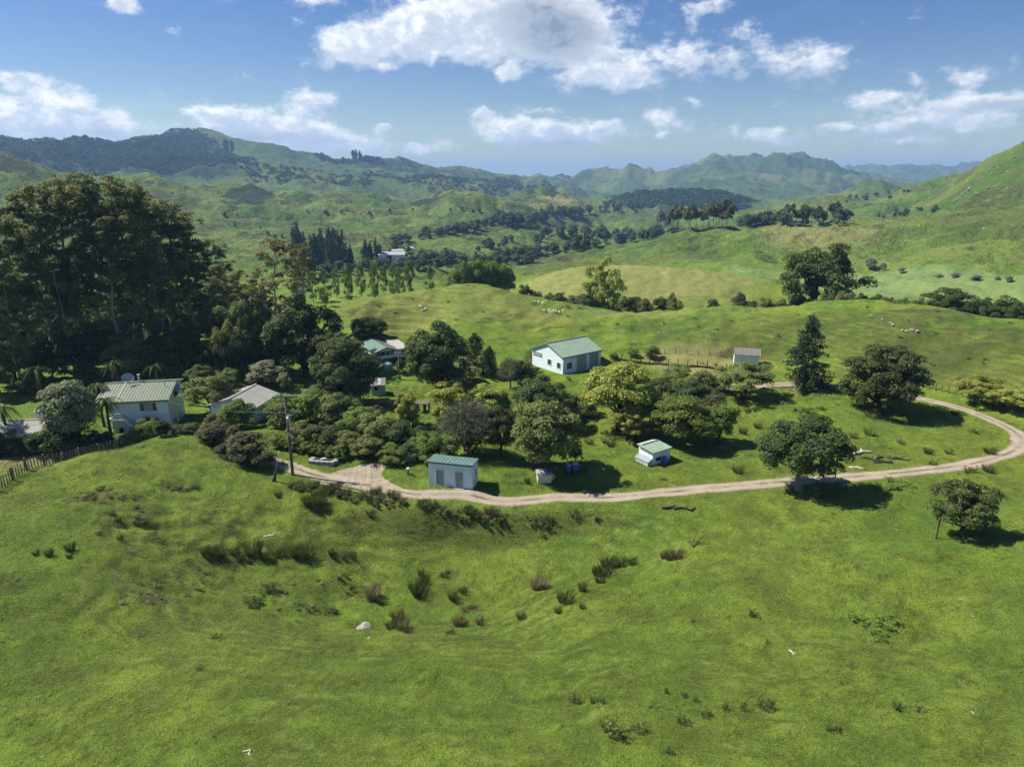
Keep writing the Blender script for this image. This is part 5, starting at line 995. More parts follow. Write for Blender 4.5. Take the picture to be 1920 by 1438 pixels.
UN = [(30, 720, 90, 90), (90, 712, 80, 90), (150, 706, 90, 100), (205, 700, 80, 90), (255, 706, 90, 90), (300, 702, 80, 80), (345, 704, 90, 70), (392, 706, 80, 70), (430, 708, 110, 60), (465, 704, 70, 70), (368, 704, 110, 40), (505, 700, 80, 70), (0, 740, 60, 60), (60, 742, 50, 60), (170, 722, 50, 60), (380, 730, 44, 60), (420, 728, 40, 54)]
for i, (px, py, hp, wp) in enumerate(UN):
    T('shrub%d' % (i % 4) if i % 3 else 'round%d' % (i % 4), 'leaf_dark' if i % 4 else 'leaf_olive', px, py, hp, wp, 'understorey_tree', 'dark understorey tree among the gum trunks, %s from the left' % rank(UN, i), 'tree', 'understorey of the gum wood')
for i, (px, py, hp) in enumerate([(535, 702, 120), (500, 700, 110), (545, 650, 90), (470, 700, 130)]):
    T('round%d' % i, 'leaf_olive' if i % 2 else 'leaf_gum', px, py, hp, hp * .6, 'edge_tree', 'mid height tree on the right edge of the gum wood', 'tree', 'trees on the edge of the gum wood')
for i in range(20):
    px = -20 + i * 25.5; g = at_range(px, 178 + (i * 29 % 22)); hh = 9 + (i * 31 % 8); place_tree('dome%d' % (i % 3), 'leaf_dark' if i % 3 else 'leaf_olive', g, hh, hh * .9, 'backing_tree', 'bushy tree behind the gum trunks, %s from the left' % nth(i), 'tree', 'bushy trees behind the gum trunks')
# ---- along and behind the first ridge
for i, (px, top) in enumerate([(566, 505), (590, 508), (612, 512), (634, 510), (655, 508), (680, 503), (705, 500), (722, 506), (740, 503), (752, 508), (770, 495), (808, 505)]):
    g = at_range(px, 268 + (i * 53 % 34)); m = mpp(g); py0 = 719 - FPX * ((g.z - CAM_H) * CP + g.y * SP) / depth_of(g); h = (py0 - top + 8) * m
    place_tree('poplar%d' % (i % 3), 'leaf_green', g, h, h * random.uniform(.32, .42), 'poplar', 'light green poplar, %s from the left in the row beyond the ridge' % nth(i), 'tree', 'row of poplars beyond the ridge')
for i, (px, top, w) in enumerate([(868, 492, 54), (895, 488, 60), (925, 488, 64), (948, 500, 44), (855, 505, 40)]):
    g = at_range(px, 232 + i * 3); m = mpp(g); py0 = 719 - FPX * ((g.z - CAM_H) * CP + g.y * SP) / depth_of(g)
    place_tree('round%d' % (i % 4), 'leaf_green', g, (py0 - top) * m, w * m, 'clump_tree', 'rich green tree in the clump behind the ridge, %s from the left' % ('second', 'third', 'fourth', 'fifth', 'first')[i], 'tree', 'clump of round trees behind the ridge')
def behind(kind, mat, px, top, r, wp, name, label, cat='tree', group=None, bark='bark'):
    g = at_range(px, r); m = mpp(g); py0 = 719 - FPX * ((g.z - CAM_H) * CP + g.y * SP) / depth_of(g); place_tree(kind, mat, g, max(1.2, (py0 - top) * m), wp * m, name, label, cat, group, bark)
behind('broad0', 'leaf_yellow', 1131, 487, 196, 74, 'lone_tree', 'yellowish round tree on the skyline of the tan knoll'); behind('broad1', 'leaf_dark', 1527, 457, 196, 158, 'spreading_pine', 'large dark spreading tree behind the first ridge')
SH = [(985, 528, 30), (1005, 538, 34), (1028, 545, 40), (1050, 540, 46), (1075, 548, 44), (1100, 545, 50), (1125, 552, 44), (1150, 552, 46), (1180, 548, 52), (1208, 555, 40), (1235, 552, 40), (1258, 535, 30), (1262, 556, 40), (1336, 553, 40), (1385, 542, 48), (1410, 556, 36), (1435, 552, 36), (1462, 553, 40), (1490, 548, 44), (1520, 550, 44), (1552, 545, 44), (1580, 540, 50), (1612, 543, 40), (1640, 538, 50), (1668, 548, 44), (1720, 555, 44), (1690, 552, 36)]
for i, (px, top, w) in enumerate(SH): behind('shrub%d' % (i % 4), ('leaf_dark', 'leaf_olive', 'leaf_green', 'leaf_dark', 'leaf_brown')[i % 5], px, top, 182 + (i * 29 % 16), w, 'scrub_bush', 'scrub bush %s from the left in the line behind the ridge crest' % rank(SH, i), 'bush', 'scrub line behind the ridge')
for i, (px, top, w, lb) in enumerate([(1775, 537, 104, 'big round dark bush behind the ridge on the right'), (1843, 556, 60, 'round bush right of the big round bush'), (1890, 553, 80, 'leafy dark bush near the right edge above the paddock')]): behind('dome%d' % i, 'leaf_dark', px, top, 178, w, 'round_bush', lb, 'bush')
for i, px in enumerate((1735, 1808, 1825, 1868, 1912, 1940)): behind('shrub%d' % (i % 4), 'leaf_dark', px, 572 + i * 2, 176, 40, 'scrub_bush', 'low scrub between the round bushes on the right', 'bush', 'scrub by the round bushes')
for i, (px, py, hp, wp) in enumerate([(1828, 758, 56, 80), (1885, 768, 42, 70), (1915, 772, 44, 70), (1860, 764, 38, 56)]): T('broad%d' % (i % 2), 'leaf_yellow', px, py, hp, wp, 'wattle', ('largest yellow green wattle by the roadside fence', 'flat topped yellow green wattle next to the largest', 'yellow green wattle cut by the right edge of the view', 'small yellow green wattle between two larger ones')[i])
for i, (px, py, hp, wp) in enumerate([(1187, 668, 16, 22), (1222, 672, 26, 34), (1150, 672, 12, 22)]): T('shrub%d' % i, 'leaf_green', px, py, hp, wp, 'yard_shrub', ('dark shrub in the corner of the fenced yard', 'yellowish green shrub at the fence of the dry yard', 'tiny shrub on the slope behind the barn')[i], 'shrub')
for i, (px, py, w, h_) in enumerate([(1632, 505, 40, 28), (1655, 508, 30, 20), (1690, 512, 30, 14), (1760, 520, 30, 10), (1790, 520, 34, 12), (1830, 525, 40, 14), (1890, 528, 36, 14), (1870, 525, 22, 10)]): T('shrub%d' % (i % 4), 'leaf_grey', px, py, h_ * .8, w * .5, 'grey_scrub', 'pale grey scrub bush on the far flat paddock', 'bush', 'grey scrub on the flat', rmin=280)

# ------------------------------------------------------------------ distant trees
rf = random.Random(77)
def far_belt(pts, n, hp, kinds_, mat, name, label, group, spread=8, bark='bark', rmin=240, wr=(.7, 1.1)):
    q = []
    for i in range(n):
        t = (i + rf.random() * .8) / n * (len(pts) - 1); k = min(len(pts) - 2, int(t)); f = t - k; q.append((pts[k][0] + f * (pts[k + 1][0] - pts[k][0]) + rf.uniform(-spread, spread), pts[k][1] + f * (pts[k + 1][1] - pts[k][1]) + rf.uniform(-spread, spread) * .4))
    for i, (px, py) in enumerate(sorted(q)):
        g = ground_at(px, py, rmin); m = mpp(g); h = hp * rf.uniform(.65, 1.25) * m; place_tree(rf.choice(kinds_), mat, g, h, h * rf.uniform(*wr), name, label % nth(i) if '%s' in label else label, 'tree', group, bark, rf.uniform(0, 6.28))
FB = ['far0', 'far1', 'far2', 'far3']
far_belt([(556, 502), (600, 506), (640, 500)], 16, 58, ['pine0', 'pine1'], 'leaf_pine', 'plantation_pine', 'dark pine in the front row of the valley pine block, %s from the left', 'pine block in the valley', 10, wr=(.4, .55))
far_belt([(556, 490), (600, 492), (636, 490)], 16, 56, ['pine0', 'pine1'], 'leaf_pine', 'plantation_pine', 'dark pine in the back row of the valley pine block, %s from the left', 'pine block in the valley', 10, wr=(.4, .55))
far_belt([(650, 498), (665, 496)], 4, 42, ['pine0', 'pine1'], 'leaf_pine', 'valley_pine', 'dark pine beside the big pine block, %s from the left', 'pines by the far farm', 6, wr=(.4, .6))
far_belt([(684, 488), (716, 482)], 7, 36, ['pine0', 'pine1'], 'leaf_pine', 'valley_pine', 'dark pine left of the long valley shed, %s from the left', 'pines by the far farm', 6, wr=(.4, .6))
VB = iter(['behind the poplars', 'above the long valley shed', 'on the spur left of centre', 'below the spur', 'behind the ridge top clump', 'at the foot of the dark slope', 'under the conical hill', 'across the middle of the valley', 'right of the conical hill', 'at the narrow end of the valley', 'in front of the long valley shed', 'beside the far farm track'])
for pts, n, hp in (([(560, 520), (640, 512), (760, 508), (860, 500)], 26, 20), ([(740, 470), (760, 452), (830, 440), (870, 436)], 22, 17), ([(860, 440), (930, 420), (970, 424)], 22, 20), ([(895, 470), (930, 462), (960, 455)], 10, 16), ([(800, 492), (860, 490), (930, 496), (1000, 494)], 26, 18), ([(930, 490), (1000, 480), (1060, 470), (1130, 462)], 28, 18), ([(985, 425), (1040, 405), (1100, 404)], 24, 17), ([(1000, 455), (1060, 440), (1130, 445), (1180, 452)], 24, 18), ([(1130, 398), (1180, 392), (1220, 388)], 18, 13), ([(1150, 460), (1215, 448), (1240, 440)], 14, 18), ([(720, 500), (760, 495), (800, 488)], 14, 16), ([(640, 480), (720, 478), (790, 476)], 6, 12)):
    kb = next(VB); far_belt(pts, n, hp, FB, 'leaf_far', 'valley_tree', 'valley tree ' + kb + ', %s from the left', 'trees along the valley floor', spread=9, rmin=380)
far_belt([(1085, 470), (1115, 466)], 4, 40, ['fargum0', 'fargum1', 'far1'], 'leaf_far', 'tall_valley_tree', 'tall thin tree rising above the valley belt', 'tall trees in the valley', 8, rmin=400, wr=(.35, .5))
far_belt([(1235, 440), (1290, 432), (1340, 428), (1372, 426)], 26, 40, ['fargum0', 'fargum1'], 'leaf_brown', 'hill_gum', 'brownish gum in the row on the right hand crest, %s from the left', 'brown gum row on the crest', 6, 'bark_pale', 560, (.5, .7))
far_belt([(1385, 424), (1420, 423), (1480, 420)], 16, 24, FB, 'leaf_far', 'crest_tree', 'dark bushy tree beside the brown gum row, %s along the crest', 'shelter belt on the crest', 6, rmin=560)
far_belt([(1480, 421), (1530, 424), (1605, 420)], 18, 32, ['fargum0', 'fargum1', 'far0'], 'leaf_far', 'crest_tree', 'dark taller tree at the far end of the crest belt, %s from the left', 'shelter belt on the crest', 6, 'bark_pale', 560, (.5, .8))
far_belt([(1560, 385), (1620, 372), (1700, 366)], 14, 8, FB, 'leaf_far', 'hillside_tree', 'small tree dotted on the far right hillside', 'trees dotted on the right hillside', 14, rmin=700)
far_belt([(1640, 408), (1700, 398), (1760, 395)], 16, 8, FB, 'leaf_far', 'hillside_tree', 'small tree dotted on the far right hillside', 'trees dotted on the right hillside', 14, rmin=500)
far_belt([(420, 400), (480, 440), (560, 445)], 8, 8, FB, 'leaf_far', 'paddock_tree', 'lone dark tree on the pale middle hills', 'lone trees on the middle hills', 20, rmin=500)
far_belt([(560, 400), (700, 405), (850, 395), (950, 400)], 12, 8, FB, 'leaf_far', 'paddock_tree', 'lone dark tree on the pale middle hills', 'lone trees on the middle hills', 16, rmin=500)
# far woods that read as one mass
def wood(name, pts, n, hm, seed, rmin=20):
    rg = np.random.default_rng(seed); CC = []; NN = []; SS = []; tot = sum(p[4] for p in pts)
    for (px, py, ra, rb, wgt) in pts:
        c = ground_at(px, py, rmin); th = math.atan2(c.x, c.y); m = int(n * wgt / tot); a = rg.uniform(0, 6.283, m); q = np.sqrt(rg.uniform(0, 1, m)) * (1 + .35 * pn(np.cos(a) * 2.2 + px, np.sin(a) * 2.2)); A = np.cos(a) * q * ra; E = np.sin(a) * q * rb
        X = c.x + A * math.cos(th) + E * math.sin(th); Y = c.y - A * math.sin(th) + E * math.cos(th); s = hm * rg.uniform(.6, 1.35, m); k = 12
        d = unit(rg, m * k); d[:, 2] = np.abs(d[:, 2]) * .9 + .05; sr = np.repeat(s, k)
        CC.append(np.c_[np.repeat(X, k), np.repeat(Y, k), np.repeat(hz(X, Y), k) + sr * .25] + d * (sr * rg.uniform(.3, .55, m * k))[:, None]); NN.append(d + unit(rg, m * k) * .35 + [0, 0, .5]); SS.append(sr * .24)
    link(name, leaf_cloud(name, np.vstack(CC), np.vstack(NN), np.concatenate(SS), rg, .8), 'leaf_wood', kind='stuff')
leaf_mat('leaf_wood', (.018, .034, .015), (.034, .052, .022), .12, None, .0, 0., 0.)
wood('forest', [(60, 275, 420, 420, 3), (180, 280, 330, 380, 3), (300, 262, 180, 330, 2), (255, 290, 200, 300, 1.5), (350, 312, 170, 120, 1.2), (400, 298, 110, 100, .6), (-60, 275, 300, 420, 1.5)], 9000, 10, 1, 1600)
wood('bush_forest', [(655, 303, 110, 130, 1.2), (690, 300, 60, 120, .6), (830, 335, 200, 150, .7), (760, 340, 160, 100, .5), (570, 330, 160, 130, .5), (940, 345, 180, 150, .5)], 2200, 10, 2, 1600)
wood('valley_forest', [(1290, 378, 150, 130, 1.4), (1190, 378, 90, 120, .8), (1340, 372, 90, 120, .5)], 1500, 9, 3, 1500)
for i, (px, py) in enumerate([(681, 290), (686, 288), (693, 292), (462, 270), (458, 271), (470, 268)]):
    behind('far%d' % (i % 4), 'leaf_far', px, py - 8, 2450 if px < 600 else 2550, 8, 'skyline_tree', 'dark tree standing up on the far left skyline', 'tree', 'trees on the far skyline')
# ------------------------------------------------------------------ far farm buildings
def far_shed(px, py, L, W, h, rz, label, roof='roof_zinc'):
    g = ground_at(px, py, 300); o = empty('farm_shed', g, label, 'shed', 'far farm buildings', rz); ap = h + .16 * W
    bmesh_obj('wall', lambda bm: walls_gable(bm, L, W, h, ap, 'x', .5, -1.5), 'white_paint', o); s = (ap - h) / (W / 2)
    bmesh_obj('roof', lambda bm: (roof_sheet(bm, (-.3, -.3, h - .3 * s + .1), (L + .3, -.3, h - .3 * s + .1), (-.3, W / 2, ap + .1), (L + .3, W / 2, ap + .1), 1.), roof_sheet(bm, (-.3, W + .3, h - .3 * s + .1), (L + .3, W + .3, h - .3 * s + .1), (-.3, W / 2, ap + .11), (L + .3, W / 2, ap + .11), 1.)), roof, o)
    opening(o, 'd', '-y', L * .3, L * .5, 0, h * .8, 'dark_trim', 'interior_dark', names=('door', 'frame', 'leaf'))
far_shed(710, 487, 20, 11, 3.5, .12, 'long pale blue roofed farm shed far down the valley'); far_shed(735, 478, 9, 6, 3, .2, 'shorter pale shed behind the long shed far down the valley'); far_shed(762, 471, 6, 5, 2.6, .1, 'tiny white shed uphill from the long valley shed')
# ------------------------------------------------------------------ rushes, weeds, rocks
def rush_mesh(seed, n=130, spread=.30, lean_=.42, wid=.012, h0=.6, h1=1.0):
    rg = np.random.default_rng(seed); V = []; F = []
    for i in range(n):
        a = rg.uniform(0, 6.283); r = spread * math.sqrt(rg.uniform()); b = np.array([math.cos(a) * r, math.sin(a) * r, -.03]); az = a + rg.normal() * .5; l = lean_ * (r / spread) * rg.uniform(.4, 1.2) + .05; h = rg.uniform(h0, h1); d = np.array([math.cos(az) * l, math.sin(az) * l, h]); s = np.array([-math.sin(az + 1.3), math.cos(az + 1.3), 0]) * wid * rg.uniform(.7, 1.5); mid = b + d * .55 * [.7, .7, 1]; k = len(V)
        V += [b - s, b + s, mid + s * .9, mid - s * .9, b + d]; F += [(k, k + 1, k + 2), (k, k + 2, k + 3), (k + 3, k + 2, k + 4)]
    me = np_mesh('blades', np.array(V), np.array(F)); set_attr(me, 'rnd', np.repeat(rg.uniform(0, 1, n), 5)); set_attr(me, 'tip', np.zeros(5 * n)); return me
def weed_mesh(seed, n=520):
    rg = np.random.default_rng(seed); k = 11; a = rg.uniform(0, 6.283, k); r = .34 * np.sqrt(rg.uniform(0, 1, k)); h = (1 - .75 * r / .34 * rg.uniform(.3, 1, k)) * rg.uniform(.6, 1, k); j = rg.choice(k, n); t = rg.uniform(.05, 1, n)
    C = np.c_[np.cos(a[j]) * r[j] * (1 + .4 * t), np.sin(a[j]) * r[j] * (1 + .4 * t), h[j] * t] + rg.normal(size=(n, 3)) * [.055, .055, .03]; C[:, 2] = np.maximum(C[:, 2], .01); return leaf_cloud('leaves', C, unit(rg, n) + [0, 0, .5], .05 * rg.uniform(.6, 1.4, n), rg, .4)
RUSH = [rush_mesh(300 + i, 190, .30, .42, .011) for i in range(3)]; WEED = [weed_mesh(320 + i) for i in range(4)]
def single(me, mat, name, px, py, hp, wp, label, cat, group, rz=None, g=None):
    g = g or ground_at(px, py); m = mpp(g); o = bpy.data.objects.new(name, me); COL.objects.link(o); o.location = (g.x, g.y, g.z - .03); o.rotation_euler = (0, 0, random.uniform(0, 6.28)); o.scale = (wp * m, wp * m, hp * m * 1.08)
    if not me.materials: me.materials.append(MATS[mat])
    o.material_slots[0].link = 'OBJECT'; o.material_slots[0].material = MATS[mat]; o['label'] = label; o['category'] = cat; o['group'] = group; return o
def RL(px, py):
    q = [('dark rush clump in the cluster on the left side of the hollow', 'left rush cluster'), ('dark rush clump near the fallen pole below the road', 'rushes below the fallen pole'), ('dark rush clump near the big tawny tussock in the hollow', 'rushes by the tawny tussock'), ('dark rush clump in the diagonal row right of the hollow', 'diagonal rush row'), ('small rush clump on the slope below the batten fence', 'rushes below the fence')]
    k = 4 if px < 300 else 1 if py < 975 and px < 710 else 0 if px < 670 else 2 if px < 980 else 3
    return q[k][0], 'rushes', q[k][1]
for i, (px, py, hp, wp) in enumerate([(385, 1037, 22, 22), (400, 1037, 22, 24), (416, 1040, 20, 22), (440, 1038, 22, 26), (475, 1036, 36, 42), (452, 1050, 18, 20), (470, 1054, 14, 18), (498, 1048, 20, 20), (522, 1044, 26, 28), (513, 1052, 16, 18), (555, 1040, 28, 30), (574, 1042, 30, 34), (622, 1041, 24, 14), (645, 1046, 12, 14), (661, 1045, 14, 16), (590, 945, 32, 40), (578, 946, 28, 28), (602, 946, 28, 30), (592, 930, 18, 22), (522, 930, 16, 16), (546, 915, 16, 16), (563, 920, 16, 22), (695, 965, 14, 20), (786, 1114, 38, 40), (778, 1108, 34, 30), (797, 1090, 22, 24), (790, 1078, 18, 16), (850, 1124, 26, 22), (868, 1110, 16, 20), (1061, 1128, 36, 40), (1092, 1108, 30, 20), (1130, 1078, 36, 40), (1140, 1062, 32, 34), (1120, 1078, 26, 24), (1165, 1060, 22, 26), (1185, 1056, 20, 26), (1148, 1062, 26, 26), (1092, 1140, 18, 14), (1046, 1148, 18, 18), (977, 1160, 20, 20), (1125, 1092, 24, 22), (735, 1178, 26, 28), (68, 1040, 14, 14), (93, 1042, 22, 18), (132, 1032, 26, 22), (226, 1012, 16, 14), (130, 1045, 12, 12), (845, 1188, 12, 22), (870, 1174, 18, 20)]):
    single(RUSH[i % 3], 'leaf_rush', 'rush_clump', px, py, hp * .82, wp, *RL(px, py))
for px, py, hp, wp, lb in ((699, 1122, 40, 38, 'big tawny tussock with a long shadow in the hollow'), (1008, 1102, 30, 34, 'pale tawny tussock right of the hollow centre'), (1020, 1103, 26, 24, 'smaller tawny tussock touching the pale tawny one')):
    o = single(RUSH[0], 'leaf_tawny', 'tawny_tussock', px, py, hp, wp, lb, 'tussock', 'x'); del o['group']
for i, (px, py, hp, wp) in enumerate([(1255, 1048, 22, 24), (1270, 1045, 20, 26), (1245, 1046, 18, 18), (860, 1172, 24, 28), (900, 1170, 16, 18), (755, 1180, 26, 30), (745, 1160, 22, 30), (765, 1185, 16, 24), (835, 1078, 8, 26), (880, 1145, 10, 40)]): single(RUSH[i % 3], 'leaf_red', 'brown_rush', px, py, hp, wp, 'reddish brown rush clump in the foreground paddock', 'rushes', 'brown rushes')
def WL(px, py):
    if py > 1290 and px > 1000: return 'leafy weed in the scatter along the bottom of the view', 'weed', 'weeds along the bottom'
    if px > 1500: return 'leafy weed in the green patch on the right of the paddock', 'weed', 'weed patch on the right'
    if py < 990: return 'leafy weed just below the gravel road', 'weed', 'weeds below the road'
    return ('leafy weed on the left half of the foreground grass', 'weed', 'weeds on the left') if px < 900 else ('leafy weed alone in the middle of the paddock', 'weed', 'weeds in the middle')
for i, (px, py, hp, wp, m) in enumerate([(1145, 1378, 50, 56, 'leaf_olive'), (1195, 1370, 30, 32, 'leaf_olive'), (1075, 1318, 26, 26, 'leaf_brown'), (1112, 1316, 18, 20, 'leaf_dark'), (1130, 1318, 12, 18, 'leaf_dark'), (1225, 1325, 14, 24, 'leaf_olive'), (1280, 1305, 16, 18, 'leaf_dark'), (1305, 1315, 16, 16, 'leaf_dark'), (1248, 1298, 18, 12, 'leaf_dark'), (1282, 1355, 26, 30, 'leaf_dark'), (1325, 1344, 16, 26, 'leaf_dark'), (1360, 1331, 22, 16, 'leaf_dark'), (1396, 1332, 34, 18, 'leaf_brown'), (1436, 1326, 34, 40, 'leaf_brown'), (1677, 1328, 28, 24, 'leaf_dark'), (1728, 1332, 12, 34, 'leaf_olive'), (1560, 1368, 20, 34, 'leaf_dark'), (1255, 1412, 14, 22, 'leaf_dark'), (1206, 1368, 20, 14, 'leaf_dark'), (1411, 1154, 18, 22, 'leaf_dark'), (1618, 1165, 20, 44, 'leaf_green'), (1665, 1170, 26, 60, 'leaf_green'), (1640, 1194, 20, 50, 'leaf_green'), (1600, 1160, 14, 30, 'leaf_green'), (1305, 1020, 22, 30, 'leaf_olive'), (1440, 1206, 10, 16, 'leaf_brown'), (1590, 1250, 10, 30, 'leaf_olive'), (405, 1195, 10, 26, 'leaf_dark'), (1190, 1365, 18, 14, 'leaf_dark'), (545, 1320, 10, 22, 'leaf_olive'), (575, 1325, 8, 18, 'leaf_olive'), (372, 1255, 8, 20, 'leaf_dark'), (1300, 1165, 8, 12, 'leaf_brown'), (655, 1108, 12, 30, 'leaf_dark'), (640, 1080, 10, 30, 'leaf_dark'), (500, 1105, 12, 40, 'leaf_dark'), (470, 1130, 10, 40, 'leaf_dark'), (560, 1140, 10, 40, 'leaf_dark'), (615, 1150, 10, 40, 'leaf_dark'), (1000, 975, 10, 40, 'leaf_dark'), (1020, 973, 12, 36, 'leaf_dark'), (1075, 965, 16, 26, 'leaf_dark'), (1110, 968, 10, 30, 'leaf_olive')]):
    single(WEED[i % 4], m, 'leafy_weed', px, py, hp, wp, *WL(px, py))
for i in range(64):                       # rank growth along the ditch below the road
    t = rf.random(); px = 560 + t * 390; py = (905 + 50 * t if t < .5 else 930 + (t - .5) * 70) + rf.uniform(-2, 16) + (6 if t > .55 else 4)
    if i % 2: single(RUSH[i % 3], ('leaf_red', 'leaf_rush', 'leaf_brown')[i % 3], 'ditch_rush', px, py, rf.uniform(9, 19), rf.uniform(14, 26), 'reddish and green rushes in the roadside ditch by the utility shed', 'rushes', 'rank growth in the ditch')
    else: single(WEED[i % 4], ('leaf_brown', 'leaf_olive', 'leaf_dark')[i % 3], 'ditch_weed', px, py, rf.uniform(8, 18), rf.uniform(16, 34), 'leafy weed in the roadside ditch by the utility shed', 'weed', 'weeds in the ditch')
for i, (px, py, hp, wp, m) in enumerate([(1136, 816, 14, 26, 'leaf_brown'), (1105, 832, 12, 20, 'leaf_brown'), (1130, 829, 14, 18, 'leaf_red'), (1145, 836, 14, 22, 'leaf_brown'), (1147, 824, 14, 16, 'leaf_brown'), (1352, 848, 16, 22, 'leaf_tawny'), (1380, 772, 10, 20, 'leaf_brown'), (1393, 812, 14, 18, 'leaf_brown'), (1402, 772, 16, 18, 'leaf_brown'), (1420, 802, 12, 18, 'leaf_brown'), (1462, 757, 10, 22, 'leaf_brown'), (1384, 886, 16, 26, 'leaf_brown'), (1687, 832, 16, 16, 'leaf_red'), (1740, 850, 14, 20, 'leaf_dark'), (1748, 870, 14, 20, 'leaf_rush'), (1856, 850, 14, 26, 'leaf_rush'), (1826, 812, 12, 18, 'leaf_rush'), (1630, 815, 16, 24, 'leaf_olive'), (1555, 812, 18, 22, 'leaf_brown'), (1600, 820, 12, 20, 'leaf_olive'), (1822, 886, 18, 28, 'leaf_brown'), (1853, 884, 16, 26, 'leaf_brown'), (1730, 774, 12, 24, 'leaf_olive'), (1790, 778, 10, 14, 'leaf_dark'), (1690, 778, 10, 22, 'leaf_olive'), (1632, 782, 12, 24, 'leaf_olive'), (1500, 770, 10, 30, 'leaf_olive'), (1515, 772, 10, 30, 'leaf_olive'), (1540, 768, 8, 20, 'leaf_dark'), (1780, 850, 10, 20, 'leaf_olive'), (1100, 882, 8, 12, 'leaf_dark'), (988, 904, 12, 14, 'leaf_dark'), (1245, 900, 6, 14, 'leaf_dark'), (1060, 768, 8, 12, 'leaf_brown'), (1065, 712, 8, 12, 'leaf_dark')]):
    single(RUSH[i % 3] if i % 2 else WEED[i % 4], m, 'lawn_tussock', px, py, hp, wp, 'small tussock or weed clump on the grass inside the loop road', 'tussock', 'tussocks inside the loop road')
for px, py, hp, wp, lb in ((1560, 924, 24, 86, 'dense green bush in the shade under the pale trunked roadside tree'), (1690, 916, 18, 70, 'long low green bush on the near verge of the road'), (1650, 920, 14, 40, 'low green weed patch between the roadside bushes')):
    o = single(WEED[1], 'leaf_green', 'verge_bush', px, py, hp, wp, lb, 'bush', 'x'); del o['group']
for i in range(46):                       # scattered rank clumps on the ridge face
    px = rf.uniform(700, 1900); py = rf.uniform(575, 690) if px > 1130 else rf.uniform(560, 625); single(WEED[i % 4], 'leaf_brown' if i % 2 else 'leaf_dark', 'hillside_weed', px, py, rf.uniform(3, 7), rf.uniform(6, 13), 'tiny dark weed clump on the face of the first ridge', 'weed', 'weeds on the ridge face')
for i in range(70):                       # tufty slumped banks above the hollow
    cx, cy, sx, sy = ((180, 932, 60, 14), (270, 1118, 60, 26), (345, 915, 60, 12), (230, 975, 60, 40), (390, 1090, 50, 40), (560, 1110, 90, 40))[i % 6]; px, py = cx + rf.gauss(0, sx * .5), cy + rf.gauss(0, sy * .5)
    single(WEED[i % 4] if i % 3 else RUSH[i % 3], ('leaf_brown', 'leaf_rush', 'leaf_olive', 'leaf_tawny')[i % 4], 'bank_tuft', px, py, rf.uniform(4, 9), rf.uniform(8, 20), 'small rank tuft on the slumped bank left of the hollow', 'tussock', 'tufts on the slumped bank')
def rock_mesh(seed):
    bm = bmesh.new(); bmesh.ops.create_icosphere(bm, subdivisions=2, radius=.5); rg = np.random.default_rng(seed); o_ = rg.uniform(0, 50)
    for v in bm.verts: f = 1 + .55 * float(pn(v.co.x * 2.3 + o_, v.co.y * 2.3 + v.co.z * 1.7)); v.co = Vector((v.co.x * f, v.co.y * f, v.co.z * f * .9 + .3))
    me = bpy.data.meshes.new('rock'); bm.to_mesh(me); bm.free(); return me
plain('rock_grey', (.22, .21, .19), .95, .1, .4, 1.5, .9, 4)
ROCK = [rock_mesh(i) for i in range(3)]
single(ROCK[0], 'rock', 'rock', 684, 1177, 12, 25, 'pale boulder at the near lip of the hollow', 'rock', 'x')
for i, (px, py, s) in enumerate([(1700, 622, 8), (1710, 620, 9), (1692, 620, 6), (1674, 610, 7), (1670, 606, 6), (1655, 600, 6), (1236, 625, 6), (1720, 622, 8)]): single(ROCK[i % 3], 'rock', 'outcrop_rock', px, py, s * .6, s, 'white limestone rock on the face of the first ridge', 'rock', 'limestone rocks on the ridge')
for i in range(34): px = rf.uniform(1790, 1915); py = rf.uniform(290, 372); single(ROCK[i % 3], 'rock_grey', 'hill_rock', px, max(py, 262 + (1920 - px) * .9), rf.uniform(2, 5), rf.uniform(3, 7), 'weathered rock outcrop on the steep right hand hill', 'rock', 'outcrops on the right hill')
def stick_mesh(seed):
    rg = np.random.default_rng(seed); pts = [Vector((t - .5, .12 * rg.normal() * (i > 0), .05)) for i, t in enumerate(np.linspace(0, 1, 5))]
    return bm_mesh('stick', lambda bm: (tube(bm, pts, [.06, .08, .07, .06, .03], 6), tube(bm, [pts[2], pts[2] + Vector((.12, .22, .05))], [.05, .02], 5)))
STK = [stick_mesh(i) for i in range(3)]
for i, (px, py, L) in enumerate([(692, 1197, 15), (1487, 1225, 22), (465, 1413, 26), (530, 1324, 9), (1487, 1080, 9), (1825, 1156, 10), (1803, 1122, 12), (1825, 1337, 13), (1815, 1287, 7), (1341, 1262, 9), (958, 1231, 7), (1720, 1062, 7), (1680, 992, 8), (1843, 1063, 8), (1732, 1020, 6), (1126, 1142, 7), (1460, 1152, 5), (1625, 1010, 4), (795, 1148, 4), (960, 1308, 8), (1845, 1063, 5), (1890, 1035, 6), (1200, 1235, 4), (505, 1003, 20), (1415, 1088, 5), (1748, 1010, 5)]):
    g = ground_at(px, py); o = single(STK[i % 3], 'wood_bleached', 'bleached_stick', px, py, L * .7, L, 'bleached white stick lying in the foreground grass', 'stick', 'bleached sticks in the grass')
